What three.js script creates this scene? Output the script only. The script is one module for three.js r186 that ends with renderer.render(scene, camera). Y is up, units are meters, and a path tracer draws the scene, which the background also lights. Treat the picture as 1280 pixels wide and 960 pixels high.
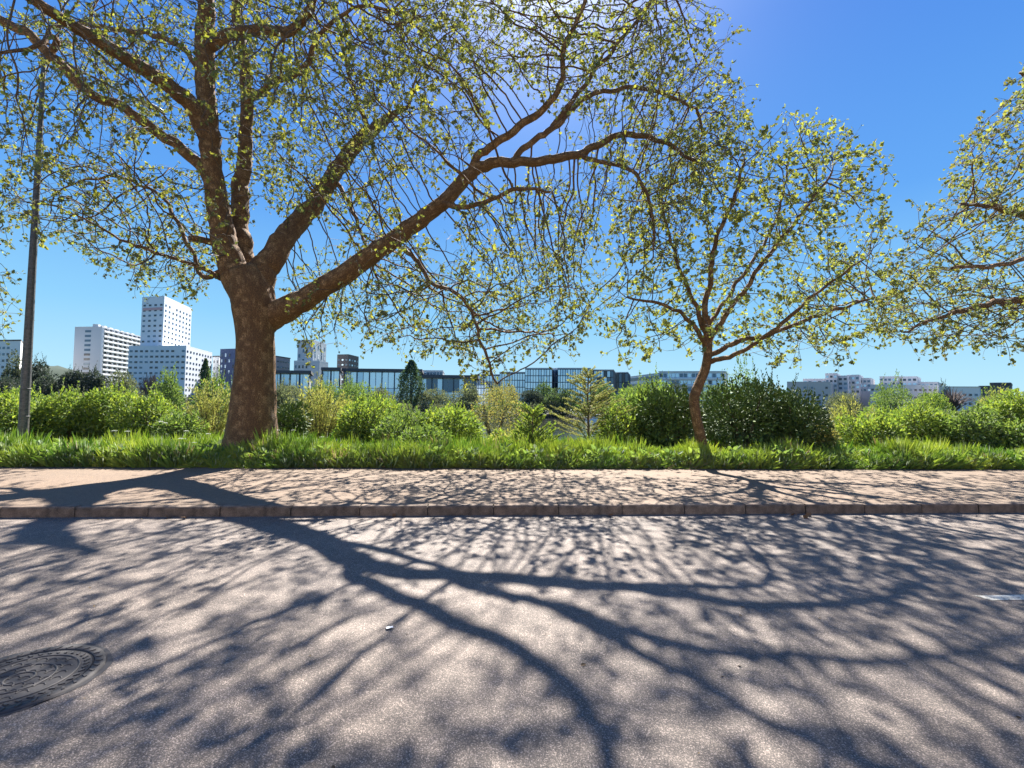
import * as THREE from 'three';
import { mergeGeometries } from 'three/addons/utils/BufferGeometryUtils.js';
import { ImprovedNoise } from 'three/addons/math/ImprovedNoise.js';

// ---------------------------------------------------------------- camera, sky, sun, exposure
const scene = new THREE.Scene();
const EXPOSURE = 4.2;
const FOCAL = 600, PITCH = 0.04314, ROLL = 0.01238, EYE = new THREE.Vector3(0, 1.688, 0);   // focal length for a 1280 x 960 picture
const camera = new THREE.PerspectiveCamera(2 * Math.atan(480 / FOCAL) * 180 / Math.PI, 1280 / 960, 0.1, 6000);
const camF = new THREE.Vector3(0, Math.sin(PITCH), -Math.cos(PITCH)), camU0 = new THREE.Vector3(0, Math.cos(PITCH), Math.sin(PITCH));
const camX = new THREE.Vector3(Math.cos(ROLL), 0, 0).addScaledVector(camU0, Math.sin(ROLL));
const camU = new THREE.Vector3(-Math.sin(ROLL), 0, 0).addScaledVector(camU0, Math.cos(ROLL));
camera.quaternion.setFromRotationMatrix(new THREE.Matrix4().makeBasis(camX, camU, camF.clone().negate()));
camera.position.copy(EYE);
scene.add(camera);
const ray = (u, v) => camF.clone().addScaledVector(camX, (u - 640) / FOCAL).addScaledVector(camU, (480 - v) / FOCAL);
// a pixel of the photograph, at a distance in front of the camera (metres along -z)
function at(u, v, depth) { const r = ray(u, v); return EYE.clone().addScaledVector(r, depth / -r.z); }
const heightAt = (u, v, depth) => at(u, v, depth).y;

const sunDir = ray(690, -120).normalize();
{
  const W = 1024, H = 512, data = new Float32Array(W * H * 4), d = new THREE.Vector3();
  const stops = [[0, .56, .86, 1.02], [.06, .47, .81, 1.02], [.16, .29, .66, 1.0], [.35, .125, .40, .93], [.6, .062, .255, .81], [1, .05, .20, .70]];
  for (let j = 0; j < H; j++) for (let i = 0; i < W; i++) {
    const el = ((j + .5) / H - .5) * Math.PI, az = ((i + .5) / W - .5) * 2 * Math.PI;
    d.set(Math.cos(el) * Math.cos(az), Math.sin(el), Math.cos(el) * Math.sin(az));
    const t = Math.max(0, d.y);
    let k = 0; while (k < stops.length - 2 && t > stops[k + 1][0]) k++;
    const a = stops[k], b = stops[k + 1], f = Math.min(1, (t - a[0]) / (b[0] - a[0]));
    const ang = Math.acos(Math.max(-1, Math.min(1, d.dot(sunDir)))) * 180 / Math.PI;
    const halo = 3.0 * Math.exp(-ang / 4.8) + .26 * Math.exp(-ang / 13), o = (j * W + i) * 4;
    for (let c = 0; c < 3; c++) data[o + c] = (a[c + 1] + (b[c + 1] - a[c + 1]) * f + halo * [1, .95, .86][c]) / EXPOSURE;
    data[o + 3] = 1;
  }
  const sky = new THREE.DataTexture(data, W, H, THREE.RGBAFormat, THREE.FloatType);
  sky.mapping = THREE.EquirectangularReflectionMapping; sky.magFilter = THREE.LinearFilter; sky.needsUpdate = true;
  scene.background = sky; scene.environment = sky;
}
const sun = new THREE.DirectionalLight(new THREE.Color(1, .96, .90), 4.7);
sun.position.copy(sunDir).multiplyScalar(80); sun.castShadow = true;
sun.shadow.mapSize.set(4096, 4096);
Object.assign(sun.shadow.camera, { left: -40, right: 40, top: 40, bottom: -40, near: 1, far: 200 });
scene.add(sun, sun.target);
const renderer = new THREE.WebGLRenderer({ antialias: true });
renderer.toneMapping = THREE.LinearToneMapping; renderer.toneMappingExposure = EXPOSURE;
renderer.shadowMap.enabled = true; renderer.shadowMap.type = THREE.PCFSoftShadowMap;

// ---------------------------------------------------------------- helpers
function rng(seed) { let a = seed >>> 0; return () => { a = (a + 0x6D2B79F5) >>> 0; let t = Math.imul(a ^ (a >>> 15), 1 | a); t = (t + Math.imul(t ^ (t >>> 7), 61 | t)) ^ t; return ((t ^ (t >>> 14)) >>> 0) / 4294967296; }; }
const perlin = new ImprovedNoise();
const fbm = (x, y, z = 0, o = 4) => { let s = 0, a = .5, f = 1; for (let i = 0; i < o; i++) { s += a * perlin.noise(x * f, y * f, z * f); a *= .5; f *= 2.03; } return s; };
const lerp = (a, b, t) => a + (b - a) * t, clamp = (x, a = 0, b = 1) => Math.min(b, Math.max(a, x));
const smooth = (a, b, x) => { const t = clamp((x - a) / (b - a)); return t * t * (3 - 2 * t); };
const V = (x, y, z) => new THREE.Vector3(x, y, z);
const lin = (r, g, b) => new THREE.Color().setRGB(r, g, b);
const counts = {};
function numbered(name) { const n = counts[name] = (counts[name] ?? -1) + 1; return n ? `${name}_${String(n).padStart(3, '0')}` : name; }
function tag(o, label, category, group) { o.userData.label = label; o.userData.category = category; if (group) o.userData.group = group; return o; }
function thing(name, label, category, pos, group) { const o = new THREE.Group(); o.name = numbered(name); if (pos) o.position.copy(pos); scene.add(o); return tag(o, label, category, group); }
function part(name, geo, m, parent, kind) { const o = new THREE.Mesh(geo, m); o.name = name; o.castShadow = o.receiveShadow = true; if (kind) o.userData.kind = kind; parent.add(o); return o; }
function struct(name, geo, m) { const o = part(name, geo, m, scene); o.userData.kind = 'structure'; return o; }
function box(x0, x1, y0, y1, z0, z1) { const g = new THREE.BoxGeometry(x1 - x0, y1 - y0, z1 - z0); g.translate((x0 + x1) / 2, (y0 + y1) / 2, (z0 + z1) / 2); return g; }
const std = (color, roughness = .85, extra = {}) => new THREE.MeshStandardMaterial({ color, roughness, side: THREE.DoubleSide, ...extra });
function dataTex(n, fn, repeat, srgb = true, h = n) {
  const a = new Uint8Array(n * h * 4);
  for (let j = 0; j < h; j++) for (let i = 0; i < n; i++) { const c = fn(i / n, j / h, i, j), o = (j * n + i) * 4; for (let k = 0; k < 3; k++) a[o + k] = clamp(Array.isArray(c) ? c[k] : c) * 255; a[o + 3] = 255; }
  const t = new THREE.DataTexture(a, n, h); t.wrapS = t.wrapT = THREE.RepeatWrapping; t.magFilter = THREE.LinearFilter; t.minFilter = THREE.LinearMipmapLinearFilter; t.generateMipmaps = true;
  if (srgb) t.colorSpace = THREE.SRGBColorSpace;
  if (repeat) t.repeat.set(repeat, repeat);
  t.needsUpdate = true; return t;
}
// tileable value noise
function tileNoise(n, seed) {
  const r = rng(seed), g = new Float32Array(n * n); for (let i = 0; i < n * n; i++) g[i] = r();
  return (u, v) => { const x = u * n, y = v * n, i = Math.floor(x), j = Math.floor(y), fx = x - i, fy = y - j, s = fx * fx * (3 - 2 * fx), t = fy * fy * (3 - 2 * fy); const G = (a, b) => g[((b % n) + n) % n * n + ((a % n) + n) % n]; return lerp(lerp(G(i, j), G(i + 1, j), s), lerp(G(i, j + 1), G(i + 1, j + 1), s), t); };
}
// soup of small faces (leaves, blades): position + colour, no shared vertices
class Soup {
  constructor() { this.p = []; this.c = []; this.i = []; }
  fan(points, color) { const b = this.p.length / 3; for (const q of points) { this.p.push(q.x, q.y, q.z); this.c.push(color[0], color[1], color[2]); } for (let k = 1; k < points.length - 1; k++) this.i.push(b, b + k, b + k + 1); }
  geometry() { const g = new THREE.BufferGeometry(); g.setAttribute('position', new THREE.Float32BufferAttribute(this.p, 3)); g.setAttribute('color', new THREE.Float32BufferAttribute(this.c, 3)); g.setIndex(this.i); return g; }
}
const tA = V(0, 0, 0), tB = V(0, 0, 0), tC = V(0, 0, 0);
function frame(dir, roll, r) { // two vectors across dir
  tA.copy(dir).normalize(); tB.set(r() - .5, r() - .5, r() - .5).cross(tA).normalize(); tC.crossVectors(tA, tB); return [tA.clone(), tB.clone(), tC.clone()];
}
const LOBED = [[0, 0], [.30, -.06], [.52, .22], [.34, .34], [.40, .72], [.13, .62], [0, 1], [-.13, .62], [-.40, .72], [-.34, .34], [-.52, .22], [-.30, -.06]];
const STAR = [[0, 0], [.42, .12], [.24, .40], [.34, .74], [0, 1], [-.34, .74], [-.24, .40], [-.42, .12]];
const OVAL = [[0, 0], [.26, .32], [.2, .7], [0, 1], [-.2, .7], [-.26, .32]];
const LANCE = [[0, 0], [.13, .4], [0, 1], [-.13, .4]];
function leaf(soup, pos, dir, size, color, r, shape = STAR, fold = .25) {
  const [d, b, n] = frame(dir, 0, r), pts = [];
  for (const [x, y] of shape) pts.push(pos.clone().addScaledVector(d, y * size).addScaledVector(b, x * size).addScaledVector(n, (Math.abs(x) * fold - y * y * .18) * size));
  soup.fan(pts, color);
}
// tube along points with radii; uv in metres; bark unevenness
function tube(points, radii, sides, uneven = 0, seed = 0) {
  const n = points.length, pos = [], uv = [], idx = [], t = V(0, 0, 0), a = V(0, 0, 0), b = V(0, 0, 0); let prev = null, len = 0;
  for (let k = 0; k < n; k++) {
    t.subVectors(points[Math.min(n - 1, k + 1)], points[Math.max(0, k - 1)]).normalize();
    if (!prev) { a.set(1, 0, 0); if (Math.abs(t.x) > .9) a.set(0, 0, 1); a.addScaledVector(t, -a.dot(t)).normalize(); } else { a.copy(prev).addScaledVector(t, -prev.dot(t)).normalize(); }
    prev = a.clone(); b.crossVectors(t, a);
    if (k) len += points[k].distanceTo(points[k - 1]);
    for (let s = 0; s <= sides; s++) {
      const w = (s % sides) / sides * Math.PI * 2, cx = Math.cos(w), cy = Math.sin(w); let r = radii[k];
      if (uneven) { const f = 1.6 / Math.max(.25, r); r *= 1 + uneven * (fbm(cx * 1.1 + seed, len * .8, cy * 1.1, 3) * 1.5 + .5 * fbm(cx * 3 * Math.min(1, f), len * 3.1, cy * 3 + seed, 2)); }
      pos.push(points[k].x + (a.x * cx + b.x * cy) * r, points[k].y + (a.y * cx + b.y * cy) * r, points[k].z + (a.z * cx + b.z * cy) * r);
      uv.push(s / sides * 2 * Math.PI * Math.max(.08, radii[0]), len);
    }
  }
  const m = sides + 1;
  for (let k = 0; k < n - 1; k++) for (let s = 0; s < sides; s++) { const o = k * m + s; idx.push(o, o + 1, o + m, o + 1, o + m + 1, o + m); }
  const c = pos.length / 3, e = points[n - 1]; pos.push(e.x, e.y, e.z); uv.push(0, len); for (let s = 0; s < sides; s++) idx.push((n - 1) * m + s, (n - 1) * m + s + 1, c);
  const g = new THREE.BufferGeometry(); g.setAttribute('position', new THREE.Float32BufferAttribute(pos, 3)); g.setAttribute('uv', new THREE.Float32BufferAttribute(uv, 2)); g.setIndex(idx); g.computeVertexNormals(); return g;
}
function curve(ctrl, n) { // ctrl: [Vector3, radius]
  const c = new THREE.CatmullRomCurve3(ctrl.map(q => q[0]), false, 'centripetal'), pts = [], rad = [];
  for (let k = 0; k <= n; k++) { const t = k / n; pts.push(c.getPoint(t)); const x = t * (ctrl.length - 1), i = Math.min(ctrl.length - 2, Math.floor(x)); rad.push(lerp(ctrl[i][1], ctrl[i + 1][1], x - i)); }
  return [pts, rad];
}

// ---------------------------------------------------------------- road frame: s along the kerb, d away from the camera
const ALPHA = .07504, CA = Math.cos(ALPHA), SA = Math.sin(ALPHA), KERB = 7.393, PATH_END = 11.72, LIFT = .145;
const rd = (s, d, y = 0) => V(s * CA - d * SA, y, -s * SA - d * CA);
const dOf = (x, z) => -SA * x - CA * z, sOf = (x, z) => CA * x - SA * z;
const WATER = -2.0;
function groundY(x, z) {
  const d = dOf(x, z), s = sOf(x, z);
  if (d < PATH_END - .25) return -.25;
  let y = lerp(.13, .02, smooth(PATH_END, 14.5, d)) + .07 * fbm(x * .5, z * .5) * smooth(PATH_END, 13, d);
  y = lerp(y, -1.3, smooth(15, 36, d)); y = lerp(y, -4.2, smooth(38, 56, d));
  y = lerp(y, -.6, smooth(118, 146, d + 5 * fbm(x * .03, 1.7))); y = lerp(y, 1.2, smooth(150, 230, d));
  if (d > 15) y += .3 * fbm(x * .11, z * .11) * smooth(15, 30, d);
  return y;
}
{
  const ds = [-60, -8, 5, KERB + .5, PATH_END - .26]; for (let d = PATH_END - .24; d < 16; d += .22) ds.push(d);
  for (let d = 16; d < 60; d += 1) ds.push(d); for (let d = 60; d < 240; d += 4) ds.push(d); for (let d = 240; d < 4200; d *= 1.25) ds.push(d);
  const ss = []; for (let s = -3000; s < -60; s *= .75) ss.push(s); for (let s = -60; s <= 60; s += .5) ss.push(s); for (let s = 70; s < 3200; s *= 1.33) ss.push(s);
  const pos = [], uv = [], idx = [], col = [], m = ss.length;
  for (const d of ds) for (const s of ss) {
    const p = rd(s, d); pos.push(p.x, groundY(p.x, p.z), p.z); uv.push(s, d);
    const n = fbm(p.x * .35, p.z * .35) + .5, wet = smooth(36, 44, d) * (1 - smooth(140, 160, d));
    const c = lin(lerp(.065, .045, n), lerp(.07, .075, n), lerp(.03, .02, n)).lerp(lin(.03, .03, .02), wet); col.push(c.r, c.g, c.b);
  }
  for (let j = 0; j < ds.length - 1; j++) for (let i = 0; i < m - 1; i++) { const o = j * m + i; idx.push(o, o + 1, o + m, o + 1, o + m + 1, o + m); }
  const g = new THREE.BufferGeometry(); g.setAttribute('position', new THREE.Float32BufferAttribute(pos, 3)); g.setAttribute('uv', new THREE.Float32BufferAttribute(uv, 2)); g.setAttribute('color', new THREE.Float32BufferAttribute(col, 3)); g.setIndex(idx); g.computeVertexNormals();
  const nA = tileNoise(64, 5), nB = tileNoise(256, 6);
  struct('ground', g, std(0xffffff, .95, { vertexColors: true, map: dataTex(512, (u, v) => { const k = .55 + .3 * nA(u, v) + .3 * nB(u, v); return [k, k, k * .95]; }, .5) }));
}
function sheet(s0, s1, d0, d1, y, ns = 1, nd = 1, color) {
  const pos = [], uv = [], idx = [], col = [], m = ns + 1;
  for (let j = 0; j <= nd; j++) for (let i = 0; i <= ns; i++) { const s = lerp(s0, s1, i / ns), d = lerp(d0, d1, j / nd), p = rd(s, d); pos.push(p.x, typeof y === 'function' ? y(s, d) : y, p.z); uv.push(s, d); const c = color ? color(s, d) : [1, 1, 1]; col.push(...c); }
  for (let j = 0; j < nd; j++) for (let i = 0; i < ns; i++) { const o = j * m + i; idx.push(o, o + 1, o + m, o + 1, o + m + 1, o + m); }
  const g = new THREE.BufferGeometry(); g.setAttribute('position', new THREE.Float32BufferAttribute(pos, 3)); g.setAttribute('uv', new THREE.Float32BufferAttribute(uv, 2)); g.setAttribute('color', new THREE.Float32BufferAttribute(col, 3)); g.setIndex(idx); g.computeVertexNormals(); return g;
}
// asphalt: stones of about 8 mm in dark binder, tile of 1.6 m
function aggregate(n, cells, seed) {
  const r = rng(seed), px = new Float32Array(cells * cells * 4); for (let i = 0; i < cells * cells; i++) { px[i * 4] = r(); px[i * 4 + 1] = r(); px[i * 4 + 2] = r(); px[i * 4 + 3] = r(); }
  const out = new Float32Array(n * n * 2);
  for (let j = 0; j < n; j++) for (let i = 0; i < n; i++) {
    const x = i / n * cells, y = j / n * cells, ci = Math.floor(x), cj = Math.floor(y); let best = 9, val = 0, hue = 0;
    for (let b = -1; b <= 1; b++) for (let a = -1; a <= 1; a++) { const k = (((cj + b) + cells) % cells * cells + ((ci + a) + cells) % cells) * 4, dx = ci + a + px[k] - x, dy = cj + b + px[k + 1] - y, dd = Math.sqrt(dx * dx + dy * dy) / (.55 + .7 * px[k + 3]); if (dd < best) { best = dd; val = px[k + 2]; hue = px[k + 3]; } }
    out[(j * n + i) * 2] = best; out[(j * n + i) * 2 + 1] = val;
  }
  return out;
}
{
  const N = 1024, ag = aggregate(N, 250, 11), nz = tileNoise(40, 12), n2 = tileNoise(9, 13);
  const tone = (i, j) => { const e = ag[(j * N + i) * 2], v = ag[(j * N + i) * 2 + 1], st = 1 - smooth(.42, .72, e); return [st, v]; };
  const map = dataTex(N, (u, v, i, j) => { const [st, w] = tone(i, j), base = .40 + .06 * nz(u, v) + .05 * n2(u, v), k = lerp(base * .80, base + .02 + .24 * w * w * w + .13 * (w - .4), st); return [k * 1.015, k * .985, k * .96]; }, 1 / 1.6);
  const bump = dataTex(N, (u, v, i, j) => { const [st, w] = tone(i, j); return .25 + st * (.45 + .3 * w); }, 1 / 1.6, false);
  const worn = (s, d) => { const k = .98 + .3 * fbm(s * .3, d * .55, 3, 4) + .2 * fbm(s * 2.2, d * 2.2, 8, 3), q = clamp(.5 + 1.5 * fbm(s * .4, d * .4, 19, 3)); return [k, k * lerp(.98, 1.01, q), k * lerp(.95, 1.02, q)]; };
  struct('road', sheet(-60, 60, -9, KERB + .02, 0, 400, 60, worn), std(lin(.70, .59, .505), .8, { vertexColors: true, map, bumpMap: bump, bumpScale: .0025 }));
  const agP = aggregate(N, 230, 21);
  const mapP = dataTex(N, (u, v, i, j) => { const e = agP[(j * N + i) * 2], w = agP[(j * N + i) * 2 + 1], st = 1 - smooth(.35, .75, e), b = .50 + .06 * nz(u, v), k = lerp(b * .84, b + .16 * (w - .35), st); return [k * 1.12, k * .98, k * .85]; }, 1 / 1.6);
  const dust = (s, d) => { const k = .98 + .2 * fbm(s * .5, d * .8, 14, 4) + .1 * fbm(s * 3, d * 3, 5, 3), q = clamp(.5 + 1.6 * fbm(s * .25, d * .6, 31, 3)); return [k, k * lerp(.97, 1.02, q), k * lerp(.93, 1.02, q)]; };
  const edge = s => PATH_END + .22 * fbm(s * .9, 3.3) + .12 * fbm(s * 5, 8.1);
  const gp = sheet(-60, 60, 0, 1, 0, 700, 30, (s, t) => dust(s, lerp(KERB + .135, edge(s), t)));
  const P = gp.attributes.position, U = gp.attributes.uv;
  for (let k = 0; k < P.count; k++) { const s = U.getX(k), d = lerp(KERB + .135, edge(s) + .25, U.getY(k)), p = rd(s, d); P.setXYZ(k, p.x, LIFT + .004 + .012 * fbm(s * .7, d * .7), p.z); U.setXY(k, s, d); }
  gp.computeVertexNormals();
  struct('footpath', gp, std(lin(.56, .515, .465), .9, { vertexColors: true, map: mapP, bumpMap: bump, bumpScale: .002 }));
}
{ // kerb: separate stones of one metre, open joints
  const kerb = new THREE.Group(); kerb.name = 'kerb'; kerb.userData.kind = 'structure'; scene.add(kerb);
  const n1 = tileNoise(128, 31), n2 = tileNoise(16, 32);
  const map = dataTex(512, (u, v) => { const k = .47 + .16 * (n1(u, v) - .5) + .2 * (n2(u, v) - .5); return [k * 1.03, k * .98, k * .92]; });
  const mats = [0, 1, 2, 3].map(k => std(lin(...[[.76, .58, .45], [.88, .69, .54], [.68, .53, .42], [.82, .61, .46]][k]), .9, { map }));
  const geos = [0, 1, 2].map(k => {
    const r = rng(40 + k), sh = new THREE.Shape();
    sh.moveTo(0, -.12); sh.lineTo(.004, LIFT - .03); sh.quadraticCurveTo(.008, LIFT - .003, .032, LIFT); sh.lineTo(.125, LIFT + .002); sh.lineTo(.125, -.12); sh.closePath();
    const g = new THREE.ExtrudeGeometry(sh, { depth: .974, bevelEnabled: true, bevelThickness: .006, bevelSize: .005, bevelSegments: 1, steps: 14, curveSegments: 4 });
    const p = g.attributes.position; for (let i = 0; i < p.count; i++) { const z = p.getZ(i); p.setX(i, p.getX(i) + .005 * fbm(z * 5 + k * 9, p.getY(i) * 9, k)); if (p.getY(i) > .1) p.setY(i, p.getY(i) + .003 * fbm(z * 7, k * 3.3)); }
    g.computeVertexNormals(); return g;
  });
  const r = rng(44);
  for (let k = -20; k < 24; k++) {
    const s = .30 + k, o = part('kerb_stone', geos[Math.floor(r() * 3)], mats[Math.floor(r() * 4)], kerb), p = rd(s + .013, KERB + (r() - .5) * .016, (r() - .5) * .010);
    o.position.copy(p); o.rotation.y = Math.PI / 2 + ALPHA + (r() - .5) * .004; // local +z runs along s, local +x away from the road
    o.scale.x = 1; o.matrixAutoUpdate = true;
    o.rotation.set(0, 0, 0); o.matrixAutoUpdate = false;
    const X = V(-SA, 0, -CA), Z = V(CA, 0, -SA); o.matrix.makeBasis(X, V(0, 1, 0), Z).setPosition(p); o.matrix.decompose(o.position, o.quaternion, o.scale); o.matrixAutoUpdate = true;
  }
  part('mortar_bed', (() => { const g = box(-30, 30, -.2, LIFT - .022, -.052, .052); g.rotateY(ALPHA); const p = rd(0, KERB + .072); g.translate(p.x, 0, p.z); return g; })(), std(lin(.05, .042, .036), .95), kerb);
}
{ // white centre-line dash
  const s0 = sOf(4.227, -4.448), d1 = dOf(4.227, -4.448), d0 = dOf(4.2525, -4.341);
  const g = sheet(0, 3, 0, 1, .004, 60, 4, () => [1, 1, 1]), P = g.attributes.position, U = g.attributes.uv;
  for (let k = 0; k < P.count; k++) { const t = U.getY(k), s = s0 + U.getX(k) + (1 - t) * .06, d = lerp(d0, d1, t) + .006 * fbm(U.getX(k) * 9, t * 3), p = rd(s, d); P.setXYZ(k, p.x, .004, p.z); U.setXY(k, s, d); }
  const n = tileNoise(96, 61), n2 = tileNoise(20, 62), map = dataTex(512, (u, v) => { const w = n(u, v) * .6 + n2(u, v) * .4, k = w < .34 ? .50 : .72 + .1 * w; return [k, k * .965, k * .88]; }, 1.1);
  tag(struct('road_marking', g, std(0xffffff, .7, { map })), 'worn white painted dash of the centre line on the asphalt', 'road marking');
}
// ---------------------------------------------------------------- river
{
  const g = sheet(-900, 900, 40, 165, WATER, 1, 1);
  const n1 = tileNoise(48, 71), n2 = tileNoise(150, 72);
  const bump = dataTex(512, (u, v) => n1(u, v * 1) * .6 + n2(u, v) * .4, .12, false);
  struct('river', g, new THREE.MeshPhysicalMaterial({ color: lin(.03, .032, .022), roughness: .06, ior: 1.33, bumpMap: bump, bumpScale: .008, side: THREE.DoubleSide }));
}
{ // far hill
  const pts = [], g = new THREE.PlaneGeometry(420, 500, 40, 24); g.rotateX(-Math.PI / 2); const p = g.attributes.position;
  for (let k = 0; k < p.count; k++) { const x = p.getX(k) / 210, z = p.getZ(k) / 250; p.setY(k, -6 + 84 * Math.pow(clamp(1 - x * x), 1.2) * Math.pow(clamp(1 - z * z), 1) * (1 + .35 * fbm(x * 3, z * 3, 4))); }
  const c = at(75, 495, 1150); g.translate(c.x, 0, c.z); g.computeVertexNormals();
  struct('hill', g, std(lin(.02, .034, .02), 1));
}
// ---------------------------------------------------------------- buildings across the river
const glassDark = new THREE.MeshPhysicalMaterial({ color: lin(.035, .045, .06), roughness: .12, side: THREE.DoubleSide });
const glassBlue = new THREE.MeshPhysicalMaterial({ color: lin(.40, .53, .64), roughness: .1, metalness: .6, side: THREE.DoubleSide });
const glassPale = new THREE.MeshPhysicalMaterial({ color: lin(.58, .70, .78), roughness: .12, metalness: .6, side: THREE.DoubleSide });
const glassMid = new THREE.MeshPhysicalMaterial({ color: lin(.09, .14, .19), roughness: .12, metalness: .3, side: THREE.DoubleSide });
const wallWhite = std(lin(.60, .62, .65), .8), wallGrey = std(lin(.5, .51, .52), .85), wallPale = std(lin(.70, .67, .64), .85), wallBlue = std(lin(.075, .10, .19), .7), wallBrown = std(lin(.10, .085, .085), .8), wallDark = std(lin(.06, .065, .075), .7), trimWhite = std(lin(.70, .70, .70), .7), roofDark = std(lin(.07, .07, .08), .8), pinkBand = std(lin(.5, .3, .3), .8);
// a block from its three visible lower corners: left [u, depth], middle, right; the roof height from a pixel row at the middle corner
function block(name, label, L, M, R, vtop, wall, o = {}) {
  const P = ([u, z]) => { const p = at(u, 500, z); return new THREE.Vector2(p.x, p.z); }, l = P(L), m = P(M), q = P(R), back = l.clone().add(q).sub(m), top = heightAt(M[0], vtop, M[1]), y0 = -3;
  const t = thing(name, label, 'building', V(m.x, 0, m.y), o.group), sh = new THREE.Shape([l, m, q, back].map(p => new THREE.Vector2(p.x - m.x, -(p.y - m.y))));
  const g = new THREE.ExtrudeGeometry(sh, { depth: top - y0, bevelEnabled: false }); g.rotateX(-Math.PI / 2); g.translate(0, y0, 0); const body = part('wall', g, wall, t);
  if (o.roof !== false) { const c = [l, m, q, back].reduce((a, p) => a.add(p), new THREE.Vector2()).multiplyScalar(.25), s2 = new THREE.Shape([l, m, q, back].map(p => { const e = p.clone().sub(c); e.setLength(e.length() + (o.over ?? .3)); e.add(c); return new THREE.Vector2(e.x - m.x, -(e.y - m.y)); })), gr = new THREE.ExtrudeGeometry(s2, { depth: o.roofH ?? .7, bevelEnabled: false }); gr.rotateX(-Math.PI / 2); gr.translate(0, top + .01, 0); part('roof', gr, o.roof ?? roofDark, t); }
  const face = (a, b) => { const dx = b.x - a.x, dz = b.y - a.y, len = Math.hypot(dx, dz), ox = dx / len, oz = dz / len; let nx = -oz, nz = ox; if (nx * (0 - a.x) + nz * (0 - a.y) < 0) { nx = -nx; nz = -nz; } return { len, put(obj, s, y, out) { obj.position.set(a.x - m.x + ox * s + nx * out, y, a.y - m.y + oz * s + nz * out); obj.rotation.y = Math.atan2(-oz, ox); return obj; } }; };
  return { t, left: face(l, m), right: face(m, q), top, y0 };
}
function grid(b, f, name, mats, { cols, rows, from = 0, to = 1, y0, y1, w, h, seed = 1, skip = 0, out = .05, thick = .12 }) {
  const r = rng(seed), g = new THREE.BoxGeometry(w, h, thick), step = f.len * (to - from) / cols, dy = (y1 - y0) / rows;
  for (let j = 0; j < rows; j++) for (let i = 0; i < cols; i++) { const k = r(); if (k < skip) continue; f.put(part(name, g, mats[Math.floor(r() * mats.length)], b.t), f.len * from + step * (i + .5), y0 + dy * (j + .5), out); }
}
function bars(b, f, name, mat, { n, y0, y1, w, out = .15, from = 0, to = 1, deep = .3 }) { const g = new THREE.BoxGeometry(w, y1 - y0, deep); for (let i = 0; i <= n; i++) f.put(part(name, g, mat, b.t), f.len * (from + (to - from) * i / n), (y0 + y1) / 2, out); }
const DW = [glassDark, glassDark, glassMid];
{ // white tower with its stepped wing
  const b = block('tower_block', 'tall white tower block with rows of small dark windows', [172, 274], [200, 270], [235, 306], 371, wallWhite, { roof: wallWhite, over: .02, roofH: .6 });
  grid(b, b.left, 'window', DW, { cols: 4, rows: 18, y0: 4, y1: b.top - 3, w: 1.75, h: 1.05, seed: 2, skip: .06 }); grid(b, b.right, 'window', DW, { cols: 8, rows: 18, y0: 4, y1: b.top - 3, w: 1.6, h: 1.05, seed: 3, skip: .06 });
  b.left.put(part('roof_band', new THREE.BoxGeometry(b.left.len * .86, 1.5, .2), pinkBand, b.t), b.left.len * .5, b.top - 6.6, .12);
  const c = block('apartment_wing', 'lower white wing with dark window rows at the foot of the tower', [158, 263], [230, 258], [263, 294], 433, wallWhite, { roof: wallWhite, over: .02, roofH: .5 });
  grid(c, c.left, 'window', DW, { cols: 11, rows: 9, y0: 3, y1: c.top - 1, w: 1.75, h: 1.05, seed: 4, skip: .05 }); grid(c, c.right, 'window', DW, { cols: 9, rows: 9, y0: 3, y1: c.top - 1, w: 1.6, h: 1.05, seed: 5, skip: .05 });
}
{ // balconied slab
  const b = block('apartment_slab', 'grey-white apartment slab with stacked balconies along its long side', [89, 303], [123, 300], [176, 348], 409, std(lin(.42, .45, .48), .85), { roof: wallGrey, over: .1, roofH: .5 });
  grid(b, b.left, 'window', DW, { cols: 1, rows: 15, from: .38, to: .62, y0: 2, y1: b.top - 1, w: 4.4, h: 1.4, seed: 6 });
  const fl = 15, fh = (b.top - 2) / fl;
  for (let k = 0; k < fl; k++) { const y = 2 + fh * k; b.right.put(part('balcony', new THREE.BoxGeometry(b.right.len * .98, 1.15, .18), trimWhite, b.t), b.right.len * .5, y + .7, 1.3); b.right.put(part('balcony_slab', new THREE.BoxGeometry(b.right.len * .98, .2, 1.3), trimWhite, b.t), b.right.len * .5, y + .05, .66); b.right.put(part('window_band', new THREE.BoxGeometry(b.right.len * .96, fh - .75, .1), glassDark, b.t), b.right.len * .5, y + fh * .5 + .1, .06); }
  bars(b, b.right, 'balcony_divider', trimWhite, { n: 9, y0: 2, y1: b.top - .2, w: .25, out: .6, deep: 1.1 });
  const r = rng(8); for (let k = 0; k < 7; k++) b.right.put(part('roof_box', new THREE.BoxGeometry(2 + 3 * r(), 1 + 1.6 * r(), 3), wallGrey, b.t), b.right.len * (.08 + .13 * k), b.top + 1.2, -5);
}
{ const b = block('pale_block', 'pale plain block behind the lamp post', [-40, 262], [22, 256], [28, 285], 426, wallPale, { roof: wallBrown }); grid(b, b.left, 'window', DW, { cols: 9, rows: 8, to: .8, y0: 3, y1: b.top - 2, w: 1.6, h: 1.3, seed: 9 }); }
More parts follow.
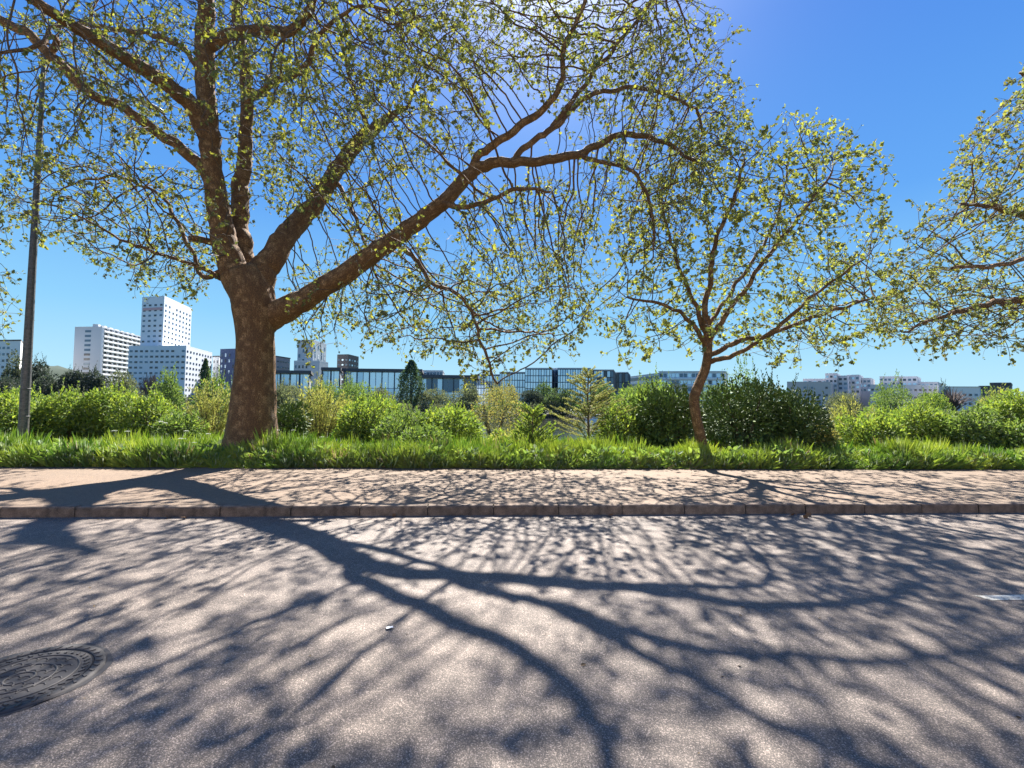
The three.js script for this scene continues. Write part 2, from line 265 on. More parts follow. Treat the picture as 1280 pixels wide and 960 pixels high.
{ const b = block('blue_block', 'dark blue block next to the old trunk', [273, 292], [297, 288], [312, 305], 437, wallBlue, { roof: wallBlue, over: .02 }); grid(b, b.left, 'window', [glassMid, glassPale, glassDark], { cols: 5, rows: 8, y0: 4, y1: b.top - 1.5, w: 1.0, h: 2.0, seed: 10, skip: .1 }); const c = block('grey_annex', 'narrow grey annex beside the dark blue block', [264, 300], [272, 298], [274, 304], 446, wallGrey, {}); grid(c, c.left, 'window', DW, { cols: 2, rows: 6, y0: 4, y1: c.top - 1, w: .9, h: 1.6, seed: 11 }); }
{ const b = block('brown_block', 'grey-brown block showing just past the old trunk', [318, 322], [344, 318], [361, 332], 446, std(lin(.32, .29, .29), .85), {}); grid(b, b.right, 'window', DW, { cols: 5, rows: 7, y0: 4, y1: b.top - 1, w: 2.0, h: .9, seed: 12 }); }
{ const b = block('grey_tower', 'grey high-rise with vertical pale window strips', [370, 303], [390, 300], [406, 322], 426, std(lin(.42, .45, .47), .85), { roof: wallGrey, over: .02 }); grid(b, b.left, 'window', [glassMid, glassBlue, glassDark], { cols: 4, rows: 11, y0: 4, y1: b.top - 1.5, w: 1.1, h: 2.2, seed: 13, skip: .25 }); grid(b, b.right, 'window', [glassPale, glassMid, trimWhite], { cols: 4, rows: 11, y0: 4, y1: b.top - 1.5, w: 1.3, h: 2.4, seed: 14, skip: .1 }); }
{ const b = block('grey_podium', 'low grey podium beside the grey high-rise', [366, 290], [398, 287], [409, 300], 452, std(lin(.40, .42, .44), .85), { roof: wallGrey, over: .02 }); grid(b, b.left, 'window', DW, { cols: 7, rows: 5, y0: 4, y1: b.top - 1, w: 1.1, h: 1.8, seed: 15, skip: .2 }); }
{ const b = block('brown_tower', 'small dark brown tower with pale window rows', [420, 336], [434, 333], [447, 350], 444, wallBrown, { roof: wallBrown, over: .02 }); grid(b, b.left, 'window', [glassPale, glassMid], { cols: 3, rows: 8, y0: 6, y1: b.top - 1.5, w: 1.4, h: 1.1, seed: 16, skip: .1 }); grid(b, b.right, 'window', [glassPale, glassMid], { cols: 4, rows: 8, y0: 6, y1: b.top - 1.5, w: 1.8, h: 1.1, seed: 17, skip: .1 }); }
// long glass halls with dark roof slabs
function hall(label, u0, u1, vtop, z, cols, mats, wall, rows = 2, o = {}) {
  const b = block('glass_hall', label, [u0, z], [u1, z - 1], [u1 + 2, z + 22], vtop, wall, { roof: o.roof ?? roofDark, over: o.over ?? 1.6, roofH: o.roofH ?? 1.4 });
  grid(b, b.left, 'glass_panel', mats, { cols, rows, y0: 1, y1: b.top - .4, w: b.left.len / cols - .35, h: (b.top - 1.4) / rows - .3, seed: Math.round(u0) });
  if (o.columns) bars(b, b.left, 'column', wallDark, { n: o.columns, y0: -1, y1: b.top, w: .3, out: .5, deep: .4 });
  return b;
}
const sky2 = [glassPale, glassPale, glassPale, glassBlue];
hall('low glass hall with a dark roof slab, beside the old trunk', 338, 386, 467, 236, 6, sky2, std(lin(.28, .31, .34), .7), 2, { columns: 4 });
hall('short glass hall with a thick dark roof, in front of the brown tower', 402, 424, 463, 240, 3, sky2, std(lin(.28, .31, .34), .7), 2, { columns: 2 });
hall('long glass hall with a dark roof slab running behind the poplar', 430, 524, 465, 246, 12, sky2, std(lin(.28, .31, .34), .7), 2, { columns: 6 });
hall('dark flat-roofed pavilion right of the poplar', 526, 594, 473, 225, 10, [glassMid, glassMid, glassBlue, glassBlue], std(lin(.28, .31, .34), .7), 2, { columns: 5 });
hall('pale upper storey behind the dark pavilion', 520, 553, 464, 270, 8, [glassMid, glassBlue], wallGrey, 3, { roof: wallGrey, over: .2, roofH: .5 });
{ // stepped curtain-wall offices
  const G = [glassPale, glassPale, glassPale, glassBlue, glassBlue];
  const office = (label, u0, u1, v, z, cols, rows, wall = wallDark, mats = G) => { const b = block('glass_office', label, [u0, z], [u1, z - 2], [u1 + 3, z + 26], v, wall, { roof: wallGrey, over: .1, roofH: .5 }); grid(b, b.left, 'glass_panel', mats, { cols, rows, y0: 0, y1: b.top - .3, w: b.left.len / cols - .32, h: (b.top - .3) / rows - .4, seed: Math.round(u0 * 3) }); return b; };
  office('lowest glass office wing, partly behind hanging twigs', 594, 626, 469, 262, 9, 5); office('stepped glass office wing left of the tall glass block', 624, 656, 466, 258, 10, 5); office('tall glass office block with a dark recessed core', 656, 690, 461, 254, 10, 6);
  office('recessed core between two glass office blocks', 686, 701, 461, 268, 4, 6, wallGrey, [glassMid, glassBlue]); office('wide glass office block next to the dark core', 697, 738, 461, 256, 13, 6); office('brown-edged end of the glass offices', 738, 767, 463, 262, 7, 6, wallBrown, [glassMid, glassDark, glassBlue]); office('short dark office end beyond the brown-edged block', 766, 785, 466, 290, 5, 4, wallDark, [glassMid, glassDark]);
}
{ // white terrace building
  const b = block('terrace_building', 'white terraced building with dark window rows and balcony bands behind the young plane tree', [824, 300], [906, 292], [910, 320], 465, wallWhite, { roof: wallGrey, over: .6, roofH: .6 });
  for (let k = 0; k < 4; k++) { const y = b.top - 4.3 * (k + 1); grid(b, b.left, 'window', [glassDark, glassMid, glassBlue], { cols: 16, rows: 1, y0: y + .6, y1: y + 3.9, w: 1.9, h: 2.3, seed: 60 + k, skip: .05 }); b.left.put(part('balcony', new THREE.BoxGeometry(b.left.len, 1.0, 1.2), trimWhite, b.t), b.left.len / 2, y + .1, .7); }
  const c = block('terrace_wing', 'receding wing of the white terraced building', [786, 345], [824, 300], [828, 318], 467, wallWhite, { roof: wallGrey, over: .4, roofH: .6 }); for (let k = 0; k < 4; k++) { const y = c.top - 4.3 * (k + 1); c.left.put(part('window_band', new THREE.BoxGeometry(c.left.len * .97, 2.1, .15), glassDark, c.t), c.left.len / 2, y + 2.4, .1); }
}
{ // pale blocks across the river bend
  const pale = std(lin(.46, .42, .41), .9), pale2 = std(lin(.50, .49, .50), .85);
  const b = block('long_pale_block', 'long pale pinkish block with small square windows', [984, 300], [1038, 296], [1042, 330], 478, pale, { roof: pale, over: .05, roofH: .4 }); grid(b, b.left, 'window', DW, { cols: 6, rows: 3, y0: 3, y1: b.top - 1, w: 1.3, h: 1.3, seed: 71, skip: .12 });
  const up = (name, label, u0, u1, v, z, cols, rows) => { const c = block(name, label, [u0, z], [u1, z - 4], [u1 + 5, z + 18], v, pale2, { roof: wallGrey, over: .05, roofH: .4 }); grid(c, c.left, 'window', [glassMid, glassBlue, glassDark], { cols, rows, y0: c.top - rows * 3.2, y1: c.top - .5, w: c.left.len / cols * .62, h: 1.5, seed: u0 }); return c; };
  up('terraced_block', 'low step of the pale terraced blocks above the long pale block', 1004, 1034, 474, 335, 5, 3); up('terraced_block', 'highest white block of the terraced group', 1032, 1047, 467, 330, 3, 4); up('terraced_block', 'white block just right of the highest terraced block', 1048, 1060, 470, 328, 2, 4); up('terraced_block', 'wide balconied block of the terraced group', 1059, 1075, 469, 334, 3, 4); up('terraced_block', 'last low block of the first terraced group', 1074, 1089, 473, 338, 3, 3);
  up('terraced_block', 'dark-windowed block at the start of the second terraced group', 1100, 1130, 471, 345, 6, 4); up('terraced_block', 'white stair tower of the second terraced group', 1128, 1147, 471, 338, 3, 4); up('terraced_block', 'low end block of the second terraced group', 1146, 1173, 478, 340, 5, 3);
  const l = block('low_white_building', 'long low pale base below the second terraced group', [1088, 310], [1172, 306], [1176, 330], 482, pale2, { roof: wallGrey, over: .05, roofH: .4 }); grid(l, l.left, 'window', DW, { cols: 14, rows: 3, y0: 2, y1: l.top - .5, w: 1.5, h: 1.3, seed: 77, skip: .15 });
  const w = block('low_white_building', 'plain low white building behind the leafless tree', [1174, 290], [1224, 286], [1228, 310], 484, wallPale, { roof: wallGrey, over: .3, roofH: .4 }); grid(w, w.left, 'window', DW, { cols: 7, rows: 2, y0: 3, y1: w.top - 2, w: 1.6, h: 1.4, seed: 78 });
  for (const [u0, u1, v, label] of [[1224, 1240, 485, 'lowest dark roofed house at the end of the far bank'], [1238, 1252, 481, 'middle dark roofed house at the end of the far bank'], [1251, 1264, 481, 'last dark roofed house at the end of the far bank']]) { const c = block('dark_house', label, [u0, 300], [u1, 297], [u1 + 2, 312], v, std(lin(.12, .11, .12), .85), { over: .6, roofH: 1.4 }); grid(c, c.left, 'window', DW, { cols: 3, rows: 3, y0: 2, y1: c.top - .6, w: 1.2, h: 1.4, seed: u0 }); }
}

{ // the row of houses across the street, behind the viewer: their sunlit fronts lighten the shade
  const ochre = [lin(.50, .40, .28), lin(.56, .46, .34), lin(.46, .36, .25), lin(.53, .44, .33)], slate = std(lin(.09, .09, .10), .7), frame = std(lin(.75, .74, .7), .7), paint = std(lin(.10, .14, .16), .6);
  for (let k = 0; k < 5; k++) {
    const t = thing('row_house', ['cream rendered house with a dark door', 'sand rendered house with a slate roof', 'tan rendered house between two others', 'pale ochre house in the street row', 'beige rendered house at the row end'][k] + ' across the street', 'house', rd(-22 + k * 9, -12), 'houses across the street'); t.rotation.y = ALPHA;
    part('wall', box(0, 8.95, -.2, 6.0, 0, 8), std(ochre[k % 4], .9), t);
    const sh = new THREE.Shape([new THREE.Vector2(-.4, 0), new THREE.Vector2(4, 2.6), new THREE.Vector2(8.4, 0)]), g = new THREE.ExtrudeGeometry(sh, { depth: 8.95, bevelEnabled: false }); g.rotateY(-Math.PI / 2); g.translate(8.95, 6.01, 0); part('roof', g, slate, t);
    for (const x of [1.6, 4.5, 7.3]) for (const y of [1, 3.9]) { if (x === 4.5 && y === 1) { part('door', box(4, 5, 0, 2.15, -.06, .02), paint, t); continue; } const w = part('window', box(x - .55, x + .55, y, y + 1.5, -.04, .02), glassDark, t); part('frame', mergeGeometries([box(x - .65, x - .55, y - .1, y + 1.6, -.07, .02), box(x + .55, x + .65, y - .1, y + 1.6, -.07, .02), box(x - .55, x + .55, y + 1.5, y + 1.6, -.07, .02), box(x - .55, x + .55, y - .1, y, -.07, .02)]), frame, w); }
  }
}
// ---------------------------------------------------------------- trees
const barkA = tileNoise(9, 81), barkB = tileNoise(44, 82), barkC = tileNoise(110, 83);
function barkTone(u, v) { // flaking plane bark: plates of tan, olive and brown with ragged rims
  const a = barkA(u + .05 * barkB(u, v), v + .05 * barkB(v, u)), b = barkB(u, v), c = barkC(u, v);
  const q = a * .55 + b * .45; let col, h;
  if (q > .68) { col = [.60, .49, .36]; h = .15; } else if (q > .54) { col = [.49, .385, .265]; h = .4; } else if (q > .42) { col = [.455, .35, .235]; h = .6; } else { col = [.41, .31, .21]; h = .8; }
  const k = .66 + .62 * c; return [col[0] * k, col[1] * k, col[2] * k, h + .25 * c];
}
const barkMap = dataTex(512, (u, v) => barkTone(u, v).slice(0, 3), .9), barkBump = dataTex(512, (u, v) => barkTone(u, v)[3], .9, false);
const barkMat = std(lin(.92, .83, .69), .9, { map: barkMap, bumpMap: barkBump, bumpScale: .02 });
const twigMat = std(lin(.09, .065, .045), .9);
const leafMat = new THREE.MeshPhysicalMaterial({ color: 0xffffff, vertexColors: true, roughness: 1, transmission: .58, thickness: 0, side: THREE.DoubleSide });

// grow branches from nodes on the limbs towards points spread through the crown
function colonize(seeds, goals, { step, reach, kill, rounds, sag = 0, r }) {
  const nodes = seeds.map(p => ({ p, parent: -1, kids: 0 })), cell = reach, grid = new Map(), key = (x, y, z) => x * 73856093 ^ y * 19349663 ^ z * 83492791;
  const ci = x => Math.floor(x / cell);
  goals.forEach((g, i) => { const k = key(ci(g.x), ci(g.y), ci(g.z)); if (!grid.has(k)) grid.set(k, []); grid.get(k).push(i); });
  const near = new Int32Array(goals.length).fill(-1), dist = new Float32Array(goals.length).fill(reach), alive = new Uint8Array(goals.length).fill(1);
  function visit(n) {
    const p = nodes[n].p, a = ci(p.x), b = ci(p.y), c = ci(p.z);
    for (let x = a - 1; x <= a + 1; x++) for (let y = b - 1; y <= b + 1; y++) for (let z = c - 1; z <= c + 1; z++) { const l = grid.get(key(x, y, z)); if (l) for (const i of l) if (alive[i]) { const d = goals[i].distanceTo(p); if (d < kill) alive[i] = 0; else if (d < dist[i]) { dist[i] = d; near[i] = n; } } }
  }
  for (let n = 0; n < nodes.length; n++) visit(n);
  for (let it = 0; it < rounds; it++) {
    const pull = new Map();
    for (let i = 0; i < goals.length; i++) if (alive[i] && near[i] >= 0) { const n = near[i]; let v = pull.get(n); if (!v) pull.set(n, v = V(0, 0, 0)); v.add(V(0, 0, 0).subVectors(goals[i], nodes[n].p).normalize()); }
    if (!pull.size) break;
    const before = nodes.length;
    for (const [n, v] of pull) {
      if (nodes[n].kids > 3) continue;
      v.normalize(); v.x += (r() - .5) * .7; v.y += (r() - .5) * .7 - sag; v.z += (r() - .5) * .7; v.normalize();
      const p = nodes[n].p.clone().addScaledVector(v, step * (.75 + .5 * r()));
      nodes[n].kids++; nodes.push({ p, parent: n, kids: 0 });
    }
    for (let n = before; n < nodes.length; n++) visit(n);
    if (nodes.length > 60000) break;
  }
  return nodes;
}
function plane_tree(o) {
  const r = rng(o.seed), root = thing('plane_tree', o.label, 'tree', V(0, 0, 0), 'plane trees along the path'), base = o.limbs.trunk[0][0].clone(); base.y = groundY(base.x, base.z);
  root.position.copy(base); const local = g => g.translate(-base.x, -base.y, -base.z);
  const seeds = [], seedR = [];
  for (const [name, ctrl] of Object.entries(o.limbs)) {
    const big = ctrl[0][1] > .16, len = ctrl.reduce((s, c, i) => i ? s + c[0].distanceTo(ctrl[i - 1][0]) : 0, 0), [pts, rad] = curve(ctrl, Math.max(8, Math.round(len / (big ? .11 : .14))));
    const wob = name === 'trunk' ? .0 : .075; for (let k = 2; k < pts.length - 1; k++) { const p = pts[k]; p.x += wob * fbm(p.x * 2.4, p.y * 2.4, o.seed) * 2; p.y += wob * fbm(p.y * 2.4, p.x * 2.4, 5 + o.seed) * 2; }
    part(name === 'trunk' ? 'trunk' : 'limb', local(tube(pts, rad, name === 'trunk' ? 28 : big ? 16 : 9, name === 'trunk' ? .10 : .12, o.seed + seeds.length)), barkMat, root);
    if (name !== 'trunk') pts.forEach((p, k) => { if (k > pts.length * .18) { seeds.push(p); seedR.push(rad[k]); } });
  }
  const goals = [];
  for (const [u, v, ru, rv, n, z0, z1, round] of o.crown) for (let k = 0; k < n * (o.dense ?? 1); k++) {
    const a = r() * Math.PI * 2, q = Math.sqrt(r()), z = lerp(z0, z1, round ? .5 + (r() - .5) * Math.sqrt(Math.max(.05, 1 - q * q)) : r());
    goals.push(at(u + ru * q * Math.cos(a), v + rv * q * Math.sin(a), z));
  }
  const nodes = colonize(seeds, goals.filter(g => g.y > o.lowest), { step: o.step, reach: o.reach, kill: o.kill, rounds: 130, sag: o.sag, r });
  const N = nodes.length, ns = seeds.length, kids = Array.from({ length: N }, () => []), rad = new Float32Array(N);
  for (let n = ns; n < N; n++) kids[nodes[n].parent].push(n);
  const E = 2.35, tip = o.tip ?? .0042;
  for (let n = N - 1; n >= ns; n--) { let s = 0; for (const k of kids[n]) s += Math.pow(rad[k], E); rad[n] = Math.min(.07, s ? Math.pow(s + Math.pow(tip * .45, E), 1 / E) : tip); }
  const thick = [], thin = [], soup = new Soup();
  const leafTone = () => { const t = r(), y = o.tones; const c = y[Math.min(y.length - 1, Math.floor(t * y.length))], k = .62 + .38 * r(); return [c[0] * k, c[1] * k, c[2] * k]; };
  function twig(p, dir, len, rr, nl) {
    const clump = fbm(p.x * .75 + o.seed, p.y * .75, p.z * .75, 2); if (clump < -.13) nl = Math.max(1, nl - 3); else if (clump > .09) nl += 2;
    const pts = [p.clone()], d = dir.clone().normalize(), m = 4;
    for (let k = 0; k < m; k++) { d.x += (r() - .5) * .55; d.z += (r() - .5) * .55; d.y += (r() - .5) * .5 - o.droop; d.normalize(); pts.push(pts[k].clone().addScaledVector(d, len / m)); }
    thin.push(tube(pts, pts.map((_, k) => rr * (1 - .6 * k / m)), 3));
    for (let k = 0; k < nl; k++) { const t = Math.min(m - .01, (k + .6 + r() * .6) / nl * m), i = Math.floor(t), q = pts[i].clone().lerp(pts[i + 1], t - i), ld = V(r() - .5, r() - .75 + o.leafUp, r() - .5).normalize(); const c = leafTone(); for (let g = 0; g < 2 + (r() < .35); g++) { const e = V(ld.x + (r() - .5) * 1.3, ld.y + (r() - .5) * 1.3, ld.z + (r() - .5) * 1.3).normalize(), f = .8 + .4 * r(); leaf(soup, q.clone().addScaledVector(e, .012 + .03 * r()), e, o.leaf[0] + (o.leaf[1] - o.leaf[0]) * r() * r(), [c[0] * f, c[1] * f, c[2] * f], r, r() < .7 ? STAR : LOBED, .1 + .5 * r()); } }
  }
  const used = new Uint8Array(N);
  function chain(start, from) { // follow the thickest child
    const ids = [start]; used[start] = 1; let n = start;
    while (kids[n].length) { let b = -1; for (const k of kids[n]) if (!used[k] && (b < 0 || rad[k] > rad[b])) b = k; if (b < 0) break; used[b] = 1; ids.push(b); n = b; }
    const pts = [nodes[from].p.clone()], rr = [Math.min(rad[start] * 1.15, from < ns ? seedR[from] * .8 : 9)]; for (const k of ids) { pts.push(nodes[k].p); rr.push(rad[k]); }
    for (let k = 1; k < pts.length - 1; k++) pts[k] = pts[k].clone().multiplyScalar(.5).addScaledVector(pts[k - 1], .25).addScaledVector(pts[k + 1], .25);
    (rr[0] > .02 ? thick : thin).push(tube(pts, rr, rr[0] > .03 ? 7 : rr[0] > .012 ? 5 : 3));
    const end = pts[pts.length - 1], dir = end.clone().sub(pts[pts.length - 2]);
    twig(end, dir, lerp(o.twig[0], o.twig[1], r()), tip, o.perTwig);
    ids.forEach((k, i) => { if (rad[k] < .014 && r() < o.side) twig(nodes[k].p, V(r() - .5, r() - .5, r() - .5).addScaledVector(dir.clone().normalize(), .4), lerp(o.twig[0], o.twig[1], r()) * .8, tip * .9, o.perTwig - 1); });
    for (const k of ids) for (const c of kids[k]) if (!used[c]) chain(c, k);
  }
  for (let n = 0; n < ns; n++) for (const k of kids[n]) if (!used[k]) chain(k, n);
  const bare = g => { g.deleteAttribute('uv'); return g; };
  if (thick.length) part('branches', local(mergeGeometries(thick)), barkMat, root, 'stuff');
  part('twigs', local(mergeGeometries(thin.map(bare))), twigMat, root, 'stuff');
  part('crown', local(soup.geometry()), leafMat, root, 'stuff');
  console.log('tree', o.seed, 'nodes', N, 'leaf tris', soup.i.length / 3);
  return root;
}
// a limb as pixels of the photograph: [u, v, depth, width in pixels]
const limb = (l, k = .82) => l.map(([u, v, z, w]) => [at(u, v, z), w * k / 2 / FOCAL * z]);
const TONES = [[.27, .29, .03], [.21, .24, .035], [.33, .34, .035], [.13, .155, .03], [.36, .35, .04], [.19, .18, .04], [.16, .19, .03]];
plane_tree({
  seed: 3, label: 'large old plane tree with a thick brown trunk forking into several heavy limbs', lowest: 2.3,
  limbs: {
    trunk: limb([[311, 592, 12.5, 94], [312, 574, 12.5, 80], [315, 545, 12.5, 68], [317, 500, 12.5, 59], [319, 450, 12.5, 52], [319, 415, 12.5, 51], [318, 388, 12.5, 58], [314, 362, 12.5, 58], [305, 338, 12.5, 46]], .87),
    a: limb([[312, 385, 12.5, 44], [296, 345, 12.5, 42], [280, 300, 12.5, 36], [269, 240, 12.4, 31], [262, 175, 12.2, 29], [257, 110, 12.0, 27], [256, 45, 11.8, 26], [258, -20, 11.6, 22], [266, -110, 11.4, 16], [255, -220, 11.2, 8]]),
    b: limb([[316, 385, 12.7, 36], [306, 335, 12.9, 31], [300, 285, 13.1, 26], [301, 235, 13.3, 24], [306, 180, 13.5, 20], [309, 125, 13.6, 18], [304, 70, 13.7, 15], [296, 10, 13.8, 12], [300, -90, 14, 7]]),
    c: limb([[318, 380, 12.5, 44], [335, 330, 12.8, 39], [362, 290, 13.5, 31], [393, 255, 14.2, 27], [420, 215, 14.9, 24], [445, 180, 15.6, 21], [474, 157, 16.2, 17], [490, 145, 16.5, 10], [512, 132, 16.7, 5]]),
    c_two: limb([[462, 166, 16, 9], [448, 130, 16, 7], [436, 88, 16, 5], [424, 50, 16, 3]]),
    d: limb([[325, 405, 12.6, 46], [352, 390, 12.6, 40], [390, 368, 12.5, 33], [430, 343, 12.3, 30], [487, 302, 12.3, 27], [530, 270, 12.3, 24], [562, 245, 12.3, 22], [592, 213, 12.3, 19], [622, 203, 12.1, 16], [660, 203, 12.0, 14], [700, 197, 11.9, 13], [728, 191, 12, 12], [754, 178, 12.1, 10], [790, 168, 12.2, 9], [830, 178, 12.2, 7], [872, 205, 12.2, 5]]),
    d_two: limb([[588, 217, 12.3, 16], [600, 196, 12.2, 13], [625, 175, 12.0, 12], [660, 150, 11.8, 11], [690, 125, 11.6, 10], [702, 100, 11.5, 9], [705, 60, 11.3, 8], [722, 25, 11.2, 7], [745, -40, 11, 5]]),
    d_three: limb([[638, 204, 12.0, 11], [660, 182, 12.2, 10], [695, 158, 12.4, 9], [722, 128, 12.6, 8], [760, 113, 12.8, 7], [810, 112, 13, 6], [870, 135, 13.2, 4]]),
    d_four: limb([[722, 193, 12.0, 8], [755, 203, 11.7, 7], [790, 213, 11.4, 6], [812, 250, 11.2, 5], [818, 300, 11.1, 4]]),
    d_five: limb([[552, 254, 12.2, 9], [585, 259, 11.7, 8], [615, 250, 11.3, 7], [650, 235, 11.0, 6], [690, 240, 10.8, 4]]),
    d_six: limb([[490, 303, 12.2, 8], [518, 325, 11.8, 7], [540, 353, 11.5, 6], [570, 365, 11.2, 6], [590, 395, 11.0, 5], [602, 430, 10.9, 5], [622, 480, 10.8, 3]]),
    d_seven: limb([[690, 158, 12.4, 8], [735, 100, 12.4, 7], [768, 60, 12.5, 6], [800, 20, 12.6, 5], [830, -20, 12.7, 4]]),
    e: limb([[262, 178, 12.2, 26], [240, 133, 11.8, 24], [205, 102, 11.3, 22], [150, 67, 10.6, 20], [94, 34, 9.9, 18], [49, 4, 9.3, 16], [-10, -36, 8.8, 13], [-90, -80, 8.4, 8]]),
    f: limb([[268, 236, 12.4, 19], [243, 200, 12.2, 17], [187, 158, 11.8, 15], [150, 132, 11.5, 14], [118, 121, 11.2, 14], [94, 100, 11.0, 14], [64, 71, 10.8, 14], [37, 42, 10.6, 14], [0, 24, 10.4, 13], [-60, -10, 10, 9]]),
    g: limb([[262, 58, 11.9, 20], [285, 45, 11.6, 17], [325, 38, 11.2, 16], [362, 38, 10.9, 15], [384, 18, 10.6, 14], [395, -14, 10.3, 12], [430, -90, 10, 7]]),
    h: limb([[306, 128, 13.5, 12], [345, 103, 13.1, 10], [376, 90, 12.8, 10], [388, 68, 12.6, 9], [398, 44, 12.4, 7], [440, 10, 12.2, 5]]),
    i: limb([[262, 150, 12.2, 9], [238, 70, 12.4, 8], [195, 45, 12.7, 8], [150, 38, 13, 7], [110, 30, 13.2, 6], [60, 35, 13.5, 4]]),
    j: limb([[280, 338, 12.6, 9], [252, 345, 12.8, 7], [244, 325, 12.9, 6], [228, 290, 13, 6], [205, 250, 13.3, 5], [160, 225, 13.6, 4]]),
    k: limb([[290, 355, 12.6, 8], [245, 332, 12.3, 6], [205, 318, 12.0, 5], [150, 300, 11.7, 4]]),
    broken: limb([[272, 305, 12.5, 11], [252, 301, 12.3, 10], [236, 298, 12.2, 9]]),
    l: limb([[418, 220, 14.8, 8], [440, 262, 14.2, 6], [455, 300, 13.6, 5], [470, 345, 13, 4]]),
    m: limb([[62, 68, 10.8, 9], [72, 52, 10.7, 10], [66, 46, 10.6, 8], [40, 60, 10.2, 6], [-10, 70, 9.8, 4]]),
  },
  crown: [
    [80, 110, 130, 110, 520, 8, 16.1], [60, 240, 70, 55, 130, 9.5, 15.6], [190, 270, 120, 70, 420, 9.5, 16.6], [230, 70, 150, 100, 560, 9, 17.6], [400, 50, 140, 90, 800, 7.5, 16.6], [520, 110, 100, 110, 700, 8, 16.6], [415, 200, 90, 70, 300, 9, 16.6],
    [360, 170, 80, 90, 240, 10, 17.6], [600, 40, 110, 70, 520, 8.5, 16.6], [755, 70, 95, 80, 700, 9.5, 17.1], [860, 140, 72, 75, 560, 10.5, 16.6], [815, 215, 85, 65, 420, 10, 16.1], [660, 280, 90, 60, 420, 9.5, 16.1], [545, 385, 110, 55, 480, 9.5, 15.6], [685, 375, 55, 70, 330, 9.8, 15.4],
    [612, 455, 36, 58, 110, 10, 14.6], [400, 380, 35, 55, 90, 11, 16.6], [215, 335, 60, 35, 120, 11, 16.6], [480, 310, 50, 60, 140, 9, 14.6], [825, 290, 40, 45, 130, 10.4, 15.1], [835, 45, 75, 60, 240, 10.5, 15], [520, 350, 170, 60, 220, 13.5, 17.5], [700, 330, 70, 70, 120, 13, 17],
    [280, -110, 330, 120, 900, 7.5, 16, 3.6], [680, -90, 200, 90, 420, 8.5, 15, 3.6], [250, -260, 230, 110, 320, 9, 16, 3.6],
  ],
  dense: 1.28, step: .17, reach: 1.9, kill: .22, sag: .06, droop: .20, twig: [.22, .6], perTwig: 4, side: .24, leaf: [.04, .135], leafUp: .0, tip: .006, tones: TONES,
});

plane_tree({
  seed: 17, label: 'young plane tree with a slender crooked trunk in front of dark evergreen shrubs', lowest: 2.4,
  limbs: {
    trunk: limb([[880, 590, 12.9, 22], [878, 570, 12.9, 18], [876, 548, 12.9, 16.5], [870, 520, 12.9, 15.5], [868, 497, 12.9, 16], [874, 480, 12.9, 15.5], [882, 460, 12.9, 15], [885, 440, 12.9, 14], [885, 418, 12.9, 11], [884, 395, 12.9, 9]], .76),
    a: limb([[884, 422, 12.9, 11], [883, 385, 12.9, 9], [888, 345, 12.8, 8], [895, 300, 12.7, 7], [915, 255, 12.6, 6], [930, 205, 12.5, 4]]),
    b: limb([[884, 432, 12.9, 9], [905, 395, 12.6, 8], [935, 355, 12.3, 7], [968, 310, 12.1, 6], [1005, 262, 11.9, 5], [1040, 215, 11.7, 3]]),
    c: limb([[884, 446, 12.9, 9], [900, 438, 13.0, 8], [930, 425, 13.1, 7.5], [960, 420, 13.2, 7], [1000, 402, 13.3, 6], [1050, 385, 13.4, 5], [1095, 372, 13.5, 3]]),
    d: limb([[886, 453, 12.9, 8], [915, 443, 12.5, 7], [950, 425, 12.1, 6], [985, 398, 11.8, 6], [1030, 360, 11.5, 4], [1070, 330, 11.2, 3]]),
    e: limb([[884, 438, 12.9, 9], [872, 415, 12.7, 7], [855, 395, 12.5, 6], [825, 380, 12.3, 5], [785, 372, 12.1, 3]]),
    f: limb([[884, 420, 12.9, 8], [868, 380, 13.1, 7], [850, 335, 13.3, 5], [835, 290, 13.5, 4], [825, 250, 13.7, 3]]),
    g: limb([[886, 405, 12.9, 7], [910, 370, 13.3, 6], [945, 320, 13.7, 5], [975, 260, 14.1, 4], [985, 205, 14.3, 3]]),
  },
  crown: [[830, 390, 85, 60, 300, 11, 15], [830, 300, 70, 75, 260, 11, 15], [900, 250, 80, 90, 380, 10.8, 15], [985, 230, 85, 85, 420, 10.5, 15], [1040, 300, 80, 80, 380, 10.5, 15], [960, 360, 110, 80, 440, 10.5, 17], [1050, 385, 85, 55, 340, 11, 17], [925, 180, 45, 30, 70, 11.5, 13.5], [1030, 185, 50, 35, 90, 11.5, 13.5], [1085, 235, 32, 50, 70, 11.5, 13.5], [1000, 435, 80, 25, 80, 11.5, 14.5], [780, 425, 35, 25, 50, 11.5, 13.5]],
  dense: .95, step: .15, reach: 1.7, kill: .26, sag: -.14, droop: -.10, twig: [.2, .5], perTwig: 4, side: .34, leaf: [.05, .15], leafUp: .3, tip: .0058, tones: [[.30, .33, .04], [.25, .28, .04], [.36, .37, .045], [.18, .215, .04], [.29, .29, .05]],
});
